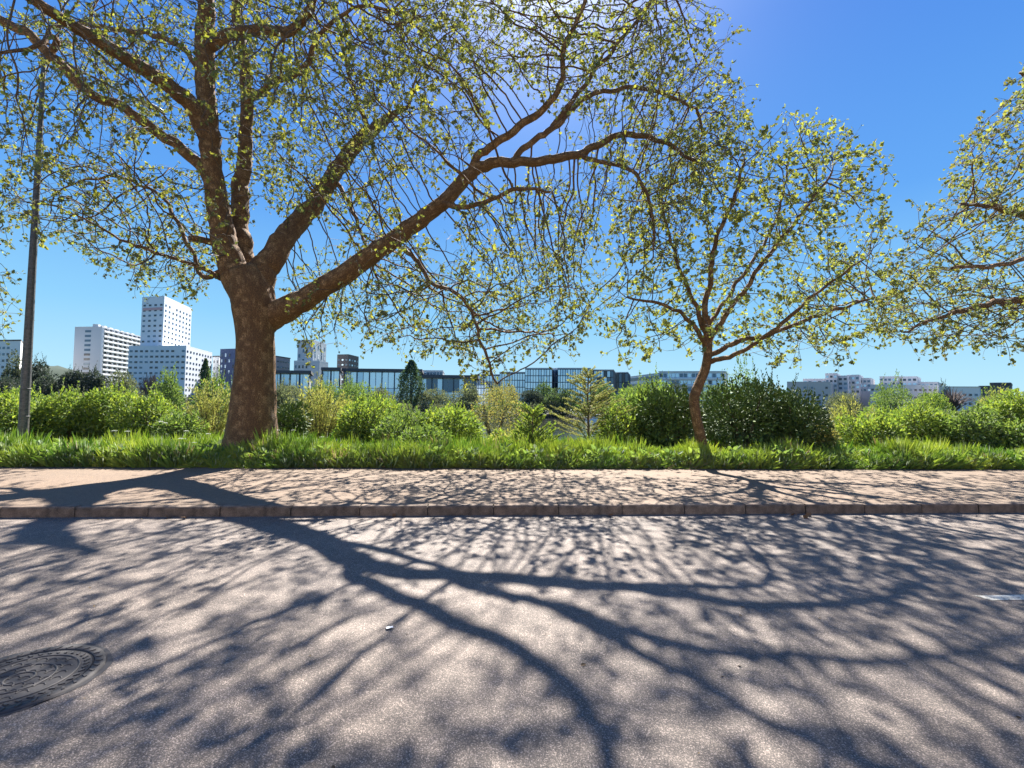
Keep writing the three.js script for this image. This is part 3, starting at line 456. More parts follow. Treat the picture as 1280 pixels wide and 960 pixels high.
plane_tree({
  seed: 29, label: 'broad leafy plane tree whose branches reach in over the yellow-green hedge', lowest: 2.6,
  limbs: {
    trunk: limb([[1452, 610, 13.4, 52], [1450, 570, 13.4, 44], [1446, 500, 13.4, 38], [1442, 440, 13.4, 36], [1440, 400, 13.4, 36]]),
    a: limb([[1441, 420, 13.4, 26], [1405, 390, 13.1, 20], [1360, 372, 12.8, 16], [1300, 375, 12.5, 12], [1240, 378, 12.2, 9], [1180, 395, 12, 6], [1130, 415, 11.8, 3]]),
    b: limb([[1440, 410, 13.4, 24], [1410, 350, 13.2, 20], [1365, 305, 13, 15], [1305, 280, 12.8, 10], [1255, 262, 12.6, 8], [1200, 255, 12.4, 4]]),
    c: limb([[1440, 405, 13.4, 28], [1430, 330, 13.3, 23], [1400, 240, 13.1, 18], [1350, 170, 12.9, 13], [1300, 120, 12.7, 8], [1275, 90, 12.6, 4]]),
    d: limb([[1441, 410, 13.4, 26], [1460, 320, 13.5, 20], [1470, 200, 13.6, 14], [1460, 90, 13.7, 7]]),
    e: limb([[1442, 415, 13.4, 22], [1490, 350, 13.6, 17], [1560, 280, 13.8, 11], [1630, 230, 14, 6]]),
    f: limb([[1420, 400, 13.3, 14], [1370, 330, 12.4, 11], [1320, 310, 11.7, 9], [1260, 330, 11.2, 7], [1190, 335, 10.8, 4]]),
  },
  crown: [[1230, 310, 110, 70, 560, 11, 15], [1190, 390, 100, 50, 460, 11, 17], [1290, 210, 100, 80, 560, 11, 15.5], [1300, 400, 90, 45, 300, 10.5, 15], [1340, 130, 90, 80, 330, 11, 16], [1420, 250, 120, 130, 500, 10, 16.5], [1560, 280, 110, 120, 300, 10, 17], [1450, 60, 100, 80, 200, 11, 16], [1400, 390, 110, 60, 260, 10, 16], [1150, 345, 45, 50, 150, 11.5, 14.5], [1225, 232, 45, 35, 120, 11.5, 14.5]],
  dense: 1.1, step: .16, reach: 1.8, kill: .26, sag: .02, droop: .1, twig: [.2, .5], perTwig: 4, side: .34, leaf: [.045, .14], leafUp: .15, tip: .006, tones: [[.26, .28, .04], [.21, .235, .04], [.32, .32, .045], [.16, .19, .04], [.25, .235, .05]],
});
plane_tree({
  seed: 41, label: 'plane tree beyond the lamp post, only its drooping twig tips reaching past the post', lowest: 2.4,
  limbs: {
    trunk: limb([[-215, 605, 12.0, 62], [-213, 560, 12.0, 52], [-210, 480, 12.0, 46], [-208, 420, 12.0, 44], [-206, 390, 12, 44]]),
    a: limb([[-207, 410, 12, 30], [-170, 350, 12.2, 23], [-110, 310, 12.5, 14], [-50, 300, 12.8, 8], [0, 305, 13.1, 4]]),
    b: limb([[-207, 405, 12, 30], [-200, 300, 12.0, 24], [-170, 180, 12, 17], [-130, 80, 12, 9]]),
    c: limb([[-208, 405, 12, 28], [-270, 300, 12.3, 21], [-340, 200, 12.6, 13], [-390, 120, 12.9, 6]]),
    d: limb([[-190, 370, 12.1, 16], [-140, 350, 13, 11], [-80, 365, 13.6, 7], [-20, 395, 14, 4]]),
  },
  crown: [[-60, 320, 75, 75, 330, 10.8, 14.8], [-150, 240, 110, 110, 420, 9.5, 15], [-290, 220, 120, 130, 360, 10, 15], [-160, 90, 130, 90, 260, 10, 14.5], [-8, 265, 32, 45, 70, 12, 14], [-10, 385, 32, 38, 60, 12.5, 14.5], [-120, 380, 80, 40, 140, 11, 15]],
  dense: 1.0, step: .18, reach: 1.8, kill: .28, sag: .06, droop: .22, twig: [.22, .55], perTwig: 3, side: .3, leaf: [.045, .13], leafUp: .05, tip: .0062, tones: TONES,
});
// ---------------------------------------------------------------- shrubs, saplings, far trees
const shrubMat = new THREE.MeshPhysicalMaterial({ color: 0xffffff, vertexColors: true, roughness: 1, transmission: .45, thickness: 0, side: THREE.DoubleSide });
const glossMat = new THREE.MeshStandardMaterial({ color: 0xffffff, vertexColors: true, roughness: .7, side: THREE.DoubleSide });
const stemMat = std(lin(.12, .09, .06), .9);
const FRESH = [[.22, .30, .03], [.17, .25, .03], [.29, .35, .035], [.12, .19, .03]];
const LIME = [[.33, .33, .06], [.28, .30, .06], [.38, .36, .08], [.22, .25, .05]];
const DEEP = [[.075, .125, .028], [.10, .155, .03], [.055, .09, .025], [.14, .20, .035]];
const MID = [[.12, .19, .03], [.16, .24, .035], [.09, .145, .03], [.21, .28, .04]];
const OLIVE = [[.13, .15, .06], [.10, .125, .05], [.16, .17, .06], [.085, .10, .045]];
const PINE = [[.035, .05, .028], [.05, .065, .03], [.028, .04, .024]];
const GOLD = [[.30, .26, .05], [.22, .23, .05], [.16, .19, .05], [.36, .30, .06]];
const BARE = [[.17, .13, .11], [.14, .11, .09]];
const pick = (tones, r) => { const c = tones[Math.floor(r() * tones.length)], k = .8 + .4 * r(); return [c[0] * k, c[1] * k, c[2] * k]; };
// leaves on the shells of several lobes, plus upright shoots that break the outline
function lobedFoliage(w, h, dep, n, size, tones, r, shape, lobes = 9, shoots = 10, low = .0) {
  const soup = new Soup(), L = [];
  for (let k = 0; k < lobes; k++) { const a = r() * Math.PI * 2, q = Math.sqrt(r()) * .62, y = low + (1 - low) * (.25 + .55 * r() * (1 - q * .5)); L.push([Math.cos(a) * q * w / 2, y * h, Math.sin(a) * q * dep / 2, w * (.10 + .18 * r()), h * (.10 + .17 * r()), dep * (.10 + .18 * r())]); }
  L.push([0, h * (.42 + low * .3), 0, w * .36, h * .42 * (1 - low * .4), dep * .36]);
  const area = L.map(l => l[3] * l[4]), total = area.reduce((a, b) => a + b);
  for (let k = 0; k < L.length; k++) for (let i = 0; i < n * area[k] / total; i++) {
    const l = L[k], d = V(r() * 2 - 1, r() * 2 - 1, r() * 2 - 1); if (d.lengthSq() > 1 || d.lengthSq() < .01) { i--; continue; } d.normalize();
    const q = .62 + .46 * Math.sqrt(r()) + .16 * fbm(d.x * 2.3 + k, d.y * 2.3, d.z * 2.3, 2), p = V(l[0] + d.x * l[3] * q, l[1] + d.y * l[4] * q, l[2] + d.z * l[5] * q);
    if (p.y < .03) continue;
    d.x += (r() - .5) * 1.3; d.y += (r() - .5) * 1.1 + .15; d.z += (r() - .5) * 1.3; leaf(soup, p, d, size * (.6 + .8 * r()), pick(tones, r), r, shape, .15 + .3 * r());
  }
  for (let k = 0; k < shoots; k++) { const l = L[Math.floor(r() * L.length)], a = r() * Math.PI * 2, q = r() * .8, p = V(l[0] + Math.cos(a) * q * l[3], l[1] + l[4] * (.75 + .25 * (1 - q)), l[2] + Math.sin(a) * q * l[5]), up = V((r() - .5) * .6, 1, (r() - .5) * .6).normalize(), len = h * (.06 + .2 * r()), m = Math.ceil(len / size * 3); for (let i = 0; i < m; i++) { const d = V(r() - .5, .3 + .5 * r(), r() - .5); leaf(soup, p.clone().addScaledVector(up, len * (i + r()) / m), d, size * (.6 + .6 * r()) * (1 - .4 * i / m), pick(tones, r), r, shape, .2); } }
  return soup;
}
// many thin wands fanning out of the base, leaves along each
function wandFoliage(w, h, dep, stems, per, size, tones, r, shape) {
  const soup = new Soup(), tubes = [];
  for (let k = 0; k < stems; k++) {
    const a = r() * Math.PI * 2, q = Math.sqrt(r()), top = V(Math.cos(a) * q * w / 2, h * (1 - .5 * q * q) * (.62 + .38 * r()), Math.sin(a) * q * dep / 2), b = V(top.x * .25, 0, top.z * .25), mid = b.clone().lerp(top, .55); mid.x -= top.x * .12; mid.z -= top.z * .12; mid.y += h * .08;
    const c = new THREE.QuadraticBezierCurve3(b, mid, top); tubes.push(tube(c.getPoints(5), [.012, .011, .009, .007, .005, .003].map(x => x * h / 2), 3));
    for (let i = 0; i < per; i++) { const t = .18 + .82 * Math.pow(r(), .8), p = c.getPoint(t), d = c.getTangent(t); d.x += (r() - .5) * 1.6; d.z += (r() - .5) * 1.6; d.y += (r() - .5) * .8; p.x += (r() - .5) * .06 * w; p.z += (r() - .5) * .06 * dep; leaf(soup, p, d, size * (.6 + .8 * r()), pick(tones, r), r, shape, .2); }
  }
  return [soup, mergeGeometries(tubes)];
}
function shrub(name, label, category, u, wpx, vtop, depth, o) {
  const r = rng(Math.round(u * 13 + depth * 7 + 999)), p = at(u, 500, depth); p.y = groundY(p.x, p.z) - .03;
  const w = wpx / FOCAL * depth, h = (heightAt(u, vtop, depth) - p.y) * 1.1, dep = o.dep ?? Math.min(w, 2.6 + w * .3), t = thing(name, label, category, p, o.group);
  const size = o.size ?? .105, n = o.n ?? Math.round(clamp(w * h * 1100, 2200, 9000));
  if (o.wand) { const [s, g] = wandFoliage(w, h, dep, o.stems ?? 70, o.per ?? 60, size, o.tones, r, LANCE); part('stems', g, stemMat, t, 'stuff'); part('foliage', s.geometry(), shrubMat, t, 'stuff'); return t; }
  const s = lobedFoliage(w, h, dep, n, size, o.tones, r, o.shape ?? OVAL, o.lobes ?? 16, o.shoots ?? 44, o.low ?? 0);
  const st = []; for (let k = 0; k < 7; k++) { const a = r() * 6.28, q = .3 + .3 * r(); st.push(tube([V(0, 0, 0), V(Math.cos(a) * q * .4 * w / 2, h * .3, Math.sin(a) * q * .4 * dep / 2), V(Math.cos(a) * q * w / 2, h * .66, Math.sin(a) * q * dep / 2)], [.02 * h, .014 * h, .006 * h], 5)); }
  part('stems', mergeGeometries(st), stemMat, t, 'stuff'); part('foliage', s.geometry(), o.gloss ? glossMat : shrubMat, t, 'stuff');
  return t;
}
const near = 'shrubs on the bank';
// behind the lamp post and to the old tree
shrub('leafy_shrub', 'green shrub behind the lamp post, half hidden by the post', 'shrub', 18, 92, 497, 15.2, { tones: FRESH, group: near });
shrub('leafy_shrub', 'low dark shrub on the outer side of the lamp post', 'shrub', -48, 90, 512, 15, { tones: MID, group: near });
shrub('leafy_shrub', 'bright green shrub just right of the lamp post, below the balconied block', 'shrub', 82, 84, 489, 16, { tones: FRESH, group: near });
shrub('leafy_shrub', 'bushy green shrub below the white tower, topped with pale shoots', 'shrub', 135, 88, 487, 16.6, { tones: FRESH, shoots: 70, group: near });
shrub('leafy_shrub', 'green shrub between the pale-topped shrub and the yellow willow', 'shrub', 190, 84, 495, 16.2, { tones: FRESH, group: near });
shrub('leafy_shrub', 'small dark green shrub low in front of the yellow willow', 'shrub', 222, 60, 515, 15.4, { tones: MID, group: near });
shrub('willow_shrub', 'yellow-green willow shrub leaning against the old trunk, on its lamp post side', 'shrub', 264, 82, 478, 18, { wand: 1, tones: LIME, stems: 80, per: 70, size: .1, group: near });
shrub('evergreen_shrub', 'small dark evergreen tucked beside the old trunk under the tall willow', 'shrub', 362, 50, 503, 15.4, { tones: DEEP, gloss: 1, group: near });
shrub('willow_shrub', 'tall yellow willow shrub rising below the grey high-rise', 'shrub', 400, 92, 471, 19, { wand: 1, tones: LIME, stems: 100, per: 70, size: .11, group: near });
shrub('leafy_shrub', 'green shrub beside the tall yellow willow', 'shrub', 456, 86, 494, 17, { tones: FRESH, group: near });
shrub('leafy_shrub', 'dark-hearted green shrub in front of the poplar', 'shrub', 505, 80, 512, 16, { tones: MID, group: near });
shrub('leafy_shrub', 'rounded green shrub by the open stretch of river', 'shrub', 566, 92, 508, 16.6, { tones: FRESH, group: near });
shrub('leafy_shrub', 'low spreading shrub at the foot of the rounded green shrub', 'shrub', 528, 76, 532, 14.8, { tones: MID, n: 2200, group: near });
shrub('leafy_shrub', 'large bright shrub between the feathery sapling and the young plane tree', 'shrub', 795, 104, 478, 16, { tones: MID, size: .1, shoots: 60, group: near });
shrub('leafy_shrub', 'lower lime green shrub in front of the large bright shrub', 'shrub', 775, 66, 510, 14.8, { tones: FRESH, group: near });
shrub('evergreen_shrub', 'dark evergreen shrub touching the young plane tree on its sapling side', 'shrub', 838, 96, 482, 14.6, { tones: DEEP, gloss: 1, n: 6000, group: near });
shrub('evergreen_shrub', 'big dark glossy evergreen shrub behind the young plane tree', 'shrub', 930, 124, 466, 14.8, { tones: DEEP, gloss: 1, n: 9000, size: .1, group: near });
shrub('evergreen_shrub', 'dark glossy evergreen shrub at the hedge end of the evergreen clump', 'shrub', 990, 96, 482, 14.4, { tones: DEEP, gloss: 1, n: 6500, size: .095, group: near });
shrub('small_shrub', 'small golden shrub in the gap beside the dark evergreens', 'shrub', 1024, 44, 530, 14.4, { tones: GOLD, n: 1500, group: near });
shrub('willow_shrub', 'yellow-green willow shrub at the start of the hedge', 'shrub', 1066, 74, 497, 18, { wand: 1, tones: LIME, stems: 70, per: 60, group: near });
shrub('leafy_shrub', 'bright green hedge shrub next to the golden shrub', 'shrub', 1086, 88, 516, 15.6, { tones: FRESH, group: near });
shrub('leafy_shrub', 'bright green hedge shrub below the pale terraced blocks', 'shrub', 1146, 92, 506, 16.4, { tones: FRESH, group: near });
shrub('leafy_shrub', 'darker green hedge shrub below the leafless tree', 'shrub', 1206, 84, 514, 15.4, { tones: MID, group: near });
shrub('leafy_shrub', 'tall lime shrub at the far end of the hedge', 'shrub', 1272, 96, 490, 17, { tones: FRESH, group: near });
shrub('leafy_shrub', 'low green shrub in front of the tall lime shrub', 'shrub', 1262, 74, 528, 14.9, { tones: MID, group: near });
shrub('willow_shrub', 'yellow-green willow shrub behind the tall lime shrub', 'shrub', 1255, 70, 486, 20, { wand: 1, tones: LIME, stems: 60, per: 60, size: .11, group: near });
shrub('leafy_shrub', 'green shrub at the hedge end, under the broad plane tree', 'shrub', 1345, 100, 500, 16, { tones: FRESH, group: near });
shrub('leafy_shrub', 'green shrub filling the gap behind the rounded green shrub', 'shrub', 540, 70, 516, 19, { tones: MID, group: near });
shrub('leafy_shrub', 'bright shrub between the tall yellow willow and the shrub before the poplar', 'shrub', 478, 70, 500, 18.5, { tones: FRESH, group: near });
shrub('leafy_shrub', 'bushy green shrub behind the lamp post shrubs, below the dark trees', 'shrub', 52, 70, 496, 19, { tones: MID, group: near });
shrub('leafy_shrub', 'yellow-tinged shrub low at the river gap', 'shrub', 636, 64, 536, 15.5, { tones: LIME.concat(FRESH), n: 2400, group: near });
shrub('leafy_shrub', 'bright green shrub right behind the hedge middle', 'shrub', 1118, 80, 508, 18.5, { tones: FRESH, group: near });
shrub('leafy_shrub', 'deep green shrub in the hedge between two bright ones', 'shrub', 1180, 70, 518, 17, { tones: MID, group: near });
// lower on the bank
const lowBank = 'bushes lower on the bank';
for (const [u, w, v, z, tones, label] of [
  [-30, 70, 478, 30, MID, 'green bush on the lower bank outside the lamp post'], [28, 60, 482, 32, FRESH, 'rounded bush on the lower bank below the pine'], [98, 46, 489, 34, OLIVE, 'olive bush on the lower bank below the balconied block'],
  [168, 46, 484, 36, OLIVE, 'grey-green bush on the lower bank below the white tower'], [212, 46, 472, 38, MID, 'dark round bush on the lower bank in front of the white tower'], [270, 52, 470, 36, MID, 'rounded bush on the lower bank behind the first willow'],
  [440, 44, 480, 40, MID, 'rounded green bush on the lower bank below the dark brown tower'], [352, 46, 484, 36, OLIVE, 'olive bush on the lower bank right behind the trunk'],
  [618, 84, 484, 48, GOLD, 'golden bush overhanging the river'], [490, 60, 500, 42, OLIVE, 'grey-green bush on the lower bank left of the poplar'], [820, 70, 470, 40, MID, 'leafy bush on the lower bank below the white terrace building'], [925, 56, 458, 44, MID, 'round-topped tree on the lower bank behind the evergreens'],
  [1112, 50, 484, 48, MID, 'green bush on the lower bank below the terraced blocks'], [1160, 44, 490, 46, FRESH, 'bright bush on the lower bank behind the hedge'], [1240, 50, 494, 40, FRESH, 'fresh green bush on the lower bank at the end of the hedge'], [1060, 40, 492, 46, OLIVE, 'olive bush on the lower bank below the long pale block']])
  shrub('riverside_bush', label, 'bush', u, w, v, z, { tones, size: .17, n: 3600, group: lowBank });
// far bank
const farBank = 'trees on the far bank';
function farTree(name, label, u, wpx, vtop, depth, tones, o = {}) {
  const r = rng(Math.round(u * 17 + depth)), p = at(u, 505, depth); p.y = Math.max(WATER - .1, groundY(p.x, p.z)) - .1;
  const w = wpx / FOCAL * depth, h = heightAt(u, vtop, depth) - p.y, t = thing(name, label, o.group ? 'bush' : 'tree', p, o.group ?? farBank);
  part('trunk', tube([V(0, 0, 0), V(w * .01, h * .3, 0), V(0, h * .7, 0)], [.035 * h, .025 * h, .01 * h], 7), stemMat, t);
  if (o.bare) { // leafless crown of fine branches
    const g = []; for (let k = 0; k < 170; k++) { const a = r() * 6.28, q = Math.sqrt(r()), y = .55 + .45 * (1 - q * q) * (.6 + .4 * r()), e = V(Math.cos(a) * q * w / 2, h * y, Math.sin(a) * q * w / 2), b = V(e.x * .15, h * (.2 + .3 * r()), e.z * .15); g.push(tube([b, b.clone().lerp(e, .5).add(V(0, h * .05, 0)), e], [.011 * h, .007 * h, .003 * h], 3)); }
    part('crown', mergeGeometries(g), std(lin(...BARE[0]), .95), t, 'stuff'); return t;
  }
  let s;
  if (o.column) { s = new Soup(); for (let k = 0; k < 5200; k++) { const y = r(), prof = Math.pow(Math.sin(Math.PI * Math.pow(y * .95 + .03, .8)), .75) * (1 - .2 * y), a = r() * 6.28, q = Math.sqrt(.25 + .75 * r()) * prof * (1 + .9 * fbm(Math.cos(a) * 1.6, y * 6, Math.sin(a) * 1.6 + u)); leaf(s, V(Math.cos(a) * q * w / 2, h * (.03 + .97 * y), Math.sin(a) * q * w / 2), V(r() - .5, .6, r() - .5), o.size ?? .5, pick(tones, r), r, OVAL); } }
  else s = lobedFoliage(w, h, w * .9, o.n ?? 3600, o.size ?? .42, tones, r, OVAL, o.lobes ?? 12, o.shoots ?? 14, o.low ?? .08);
  part('crown', s.geometry(), shrubMat, t, 'stuff'); return t;
}
farTree('poplar_tree', 'tall dark conical poplar on the far bank', 513, 36, 451, 143, [[.05, .085, .03], [.07, .11, .035], [.04, .065, .025]], { column: 1 });
farTree('riverside_tree', 'dark dome-shaped tree at the water edge, below the glass office block', 703, 58, 487, 140, PINE.concat(DEEP), { n: 5200 });
for (const [u, w, v, z, tones, label] of [
  [545, 44, 482, 142, OLIVE, 'grey-green tree beside the poplar'], [582, 44, 480, 143, OLIVE, 'olive tree below the dark flat-roofed pavilion'], [628, 50, 478, 144, GOLD, 'golden tree on the far bank below the glass office block'], [664, 36, 484, 143, PINE, 'small dark tree next to the dome-shaped tree'],
  [478, 40, 484, 141, OLIVE, 'rounded tree left of the poplar'], [440, 50, 474, 150, MID, 'green tree in front of the long glass hall'], [405, 40, 472, 150, MID, 'dark green tree at the end of the long glass hall'], [362, 50, 478, 150, OLIVE, 'tree on the far bank just past the old trunk'],
  [748, 46, 478, 150, DEEP, 'dark tree on the far bank behind the feathery sapling'], [680, 34, 474, 160, DEEP, 'dark pointed tree in front of the glass office block'], [790, 44, 480, 150, MID, 'tree on the far bank below the office roof step'], [838, 38, 474, 170, PINE, 'dark rounded tree in front of the white terrace building'],
  [900, 60, 476, 150, MID, 'tree on the far bank behind the young plane tree'], [960, 60, 486, 150, MID, 'tree on the far bank at the edge of the evergreens'], [1050, 40, 486, 150, OLIVE, 'tree on the far bank below the long pale block'], [1118, 54, 480, 150, MID, 'pair-crowned green tree below the terraced blocks'],
  [1165, 36, 486, 150, MID, 'green tree beside the leafless tree'], [1245, 50, 488, 160, OLIVE, 'tree on the far bank below the dark terraced roofs'], [1290, 60, 486, 160, MID, 'tree at the edge of the far bank']])
  farTree('riverside_tree', label, u, w, v, z, tones);
for (let k = 0; k < 46; k++) { const r = rng(7000 + k), u = -60 + 30 * k + 14 * r(), tones = [OLIVE, MID, PINE.concat(OLIVE), DEEP.concat(MID), OLIVE][Math.floor(r() * 5)]; farTree('bank_bush', 'low bush filling the far river bank beneath the taller trees', u, 40 + 16 * r(), 497 + 9 * r() + (u - 640) * .0124, 137 + 3 * r(), tones, { n: 1500, size: .5, low: 0, shoots: 5, group: 'low bushes along the far bank' }); }
farTree('leafless_tree', 'leafless brown tree in front of the low white building', 1190, 44, 481, 150, BARE, { bare: 1 });
farTree('leafless_tree', 'thin leafless tree at the foot of the white tower', 186, 30, 462, 120, BARE, { bare: 1 });
farTree('pine_tree', 'dark tree standing before the pale block behind the lamp post', 20, 30, 436, 150, PINE.concat(OLIVE), { n: 4200, size: .5 });
farTree('pine_tree', 'pointed dark tree seen just right of the lamp post', 47, 26, 442, 160, PINE, { size: .5 });
for (const [u, w, v, label] of [[66, 44, 462, 'dark tree at the foot of the far hill'], [88, 34, 458, 'dark tree touching the balconied block'], [116, 36, 459, 'dark tree under the gable of the balconied block'], [42, 50, 474, 'low dark tree behind the lamp post'], [0, 50, 468, 'dark tree below the pale block']])
  farTree('pine_tree', label, u, w, v, 140, PINE, { size: .5 });
farTree('riverside_tree', 'grey-green tree between the balconied block and the white tower', 153, 34, 458, 140, OLIVE, {});
farTree('riverside_tree', 'tall slim dark tree beside the white tower', 255, 15, 449, 140, PINE.concat(DEEP), { column: 1, size: .42 });
farTree('riverside_tree', 'low rounded tree at the foot of the white tower', 206, 44, 474, 130, MID, {});
farTree('riverside_tree', 'small tree standing up behind the low white roof', 1182, 14, 476, 290, PINE, { size: .7, n: 1600 });

// ---------------------------------------------------------------- the two saplings near the path
{
  const p = at(735, 500, 15.2); p.y = groundY(p.x, p.z); const top = heightAt(738, 462, 15.2) - p.y, r = rng(77), t = thing('larch_sapling', 'thin feathery sapling with bare lower stem and fine sideways sprays', 'sapling', p);
  part('trunk', tube([V(0, 0, 0), V(.02, top * .35, 0), V(-.02, top * .7, .02), V(.03, top, 0)], [.05, .04, .026, .006], 7), stemMat, t);
  const tw = [], soup = new Soup();
  for (let k = 0; k < 96; k++) { const y = top * (.2 + .78 * r()), a = r() * 6.28, len = (1.5 * (1 - y / top) + .3) * (.6 + .6 * r()), e = V(Math.cos(a) * len, y + len * (.25 + .3 * r()), Math.sin(a) * len), b = V(0, y, 0), mid = b.clone().lerp(e, .5).add(V(0, -.04, 0)), c = new THREE.QuadraticBezierCurve3(b, mid, e); tw.push(tube(c.getPoints(4), [.010, .008, .006, .005, .003], 3)); const m = Math.round(len * 150); for (let i = 0; i < m; i++) { const f = .15 + .85 * r(), d = c.getTangent(f); d.x += (r() - .5) * 1.5; d.y += (r() - .5) * .9; d.z += (r() - .5) * 1.5; leaf(soup, c.getPoint(f), d, .05 + .06 * r(), pick([[.27, .28, .07], [.22, .25, .06], [.33, .31, .09]], r), r, LANCE); } }
  part('branches', mergeGeometries(tw), stemMat, t, 'stuff'); part('foliage', soup.geometry(), shrubMat, t, 'stuff');
}
{
  const p = at(666, 500, 14.2); p.y = groundY(p.x, p.z); const top = heightAt(666, 503, 14.2) - p.y, r = rng(78), t = thing('leafy_sapling', 'fresh green cone-shaped sapling with upswept leafy shoots at the river gap', 'sapling', p);
  part('trunk', tube([V(0, 0, 0), V(.01, top * .5, 0), V(0, top, 0)], [.03, .02, .005], 6), stemMat, t);
  const tw = [], soup = new Soup();
  for (let k = 0; k < 110; k++) { const y = top * (.03 + .84 * r()), a = r() * 6.28, len = (.66 * (1 - y / top) + .16) * (.7 + .5 * r()), b = V(0, y, 0), e = V(Math.cos(a) * len, y + len * .75, Math.sin(a) * len), c = new THREE.LineCurve3(b, e); tw.push(tube(c.getPoints(3), [.009, .007, .005, .003], 3)); const m = Math.round(len * 80); for (let i = 0; i < m; i++) { const f = .1 + .9 * r(), d = e.clone().sub(b).normalize(); d.x += (r() - .5) * 1.1; d.y += (r() - .3) * .9; d.z += (r() - .5) * 1.1; leaf(soup, c.getPoint(f), d, .05 + .05 * r(), pick(FRESH, r), r, OVAL); } }
  part('branches', mergeGeometries(tw), stemMat, t, 'stuff'); part('foliage', soup.geometry(), shrubMat, t, 'stuff');
}
// ---------------------------------------------------------------- grass and weeds on the verge
{
  const bladeMat = new THREE.MeshPhysicalMaterial({ color: 0xffffff, roughness: 1, transmission: .55, thickness: 0, side: THREE.DoubleSide });
  const tuft = seed => { const r = rng(seed), s = new Soup(); for (let k = 0; k < 30; k++) { const a = r() * 6.28, b0 = V(Math.cos(a) * .1 * r(), 0, Math.sin(a) * .1 * r()), h = .5 + .5 * r(), lean = .04 + .30 * r() * r(), w = .0035 + .0035 * r(), sx = -Math.sin(a) * w, sz = Math.cos(a) * w, P = (t, k2) => V(b0.x + Math.cos(a) * lean * t * t + sx * k2, h * (t - .22 * lean * t * t), b0.z + Math.sin(a) * lean * t * t + sz * k2); s.fan([P(0, 1), P(0, -1), P(.5, -.9), P(.82, -.5), P(1, 0), P(.82, .5), P(.5, .9)], [1, 1, 1]); } return s.geometry(); };
  const r = rng(91), M = new THREE.Matrix4(), Q = new THREE.Quaternion(), E = new THREE.Euler();
  const col = lin(0, 0, 0);
  for (let v = 0; v < 4; v++) {
    const n = 5200, im = new THREE.InstancedMesh(tuft(100 + v), bladeMat, n); im.name = numbered('verge_grass'); im.userData.kind = 'stuff'; im.castShadow = im.receiveShadow = true;
    tag(im, 'tall green grass growing along the back edge of the path', 'grass');
    let put = 0;
    for (let k = 0; k < n; k++) {
      const s = -22 + 46 * r(), q = r(), d = PATH_END + .03 + (k < n * .62 ? .75 * Math.pow(q, 1.1) : .5 + 5.5 * q * q), p = rd(s, d + .22 * fbm(s * .9, 3.3)), patch = fbm(s * .55, d * .9, 7, 3), tall = .20 + .42 * clamp(.5 + 2.2 * patch) + .16 * smooth(PATH_END, PATH_END + .9, d) - .1 * (1 - smooth(PATH_END, PATH_END + .12, d));
      if (d < PATH_END + .45 && fbm(s * 1.7, d * 2.2, 55, 3) > .1 + .5 * (d - PATH_END)) continue;
      p.y = groundY(p.x, p.z) - .02; E.set((r() - .5) * .25, r() * 6.28, (r() - .5) * .25); const h = tall * (.6 + .75 * r() * r() + .2 * r());
      M.compose(p, Q.setFromEuler(E), V(.75 + .5 * r(), h, .75 + .5 * r())); im.setMatrixAt(put, M);
      const y = clamp(.45 + 1.5 * fbm(s * .8, d, 40, 3) + .35 * (r() - .5)); col.setRGB(lerp(.17, .46, y), lerp(.31, .52, y), lerp(.03, .06, y)); if (r() < .025) col.setRGB(.42, .34, .16); im.setColorAt(put++, col);
    }
    im.count = put;
    scene.add(im);
  }
  // broad-leaved weeds
  const rosette = seed => { const q = rng(seed), s = new Soup(); for (let k = 0; k < 16; k++) { const a = q() * 6.28, up = .2 + .9 * q(), y = .55 * q(); leaf(s, V(Math.cos(a) * .05, y, Math.sin(a) * .05), V(Math.cos(a), up, Math.sin(a)), (.14 + .14 * q()), [1, 1, 1], q, OVAL, .2); } return s.geometry(); };
  for (let v = 0; v < 2; v++) {
    const n = 900, im = new THREE.InstancedMesh(rosette(120 + v), bladeMat, n); im.name = numbered('verge_weeds'); im.userData.kind = 'stuff'; im.castShadow = im.receiveShadow = true;
    tag(im, 'low broad-leaved weeds among the grass beside the path', 'weeds');
    for (let k = 0; k < n; k++) { const s = -20 + 42 * r(), q = r(), d = PATH_END + .0 + 2.2 * q * q, p = rd(s, d + .1 * fbm(s * .9, 3.3)), z = .35 + .4 * r(); p.y = groundY(p.x, p.z); E.set(0, r() * 6.28, 0); M.compose(p, Q.setFromEuler(E), V(z, z * (.7 + .6 * r()), z)); im.setMatrixAt(k, M); const y = r(); col.setRGB(lerp(.12, .24, y), lerp(.20, .32, y), .04); im.setColorAt(k, col); }
    scene.add(im);
  }
}
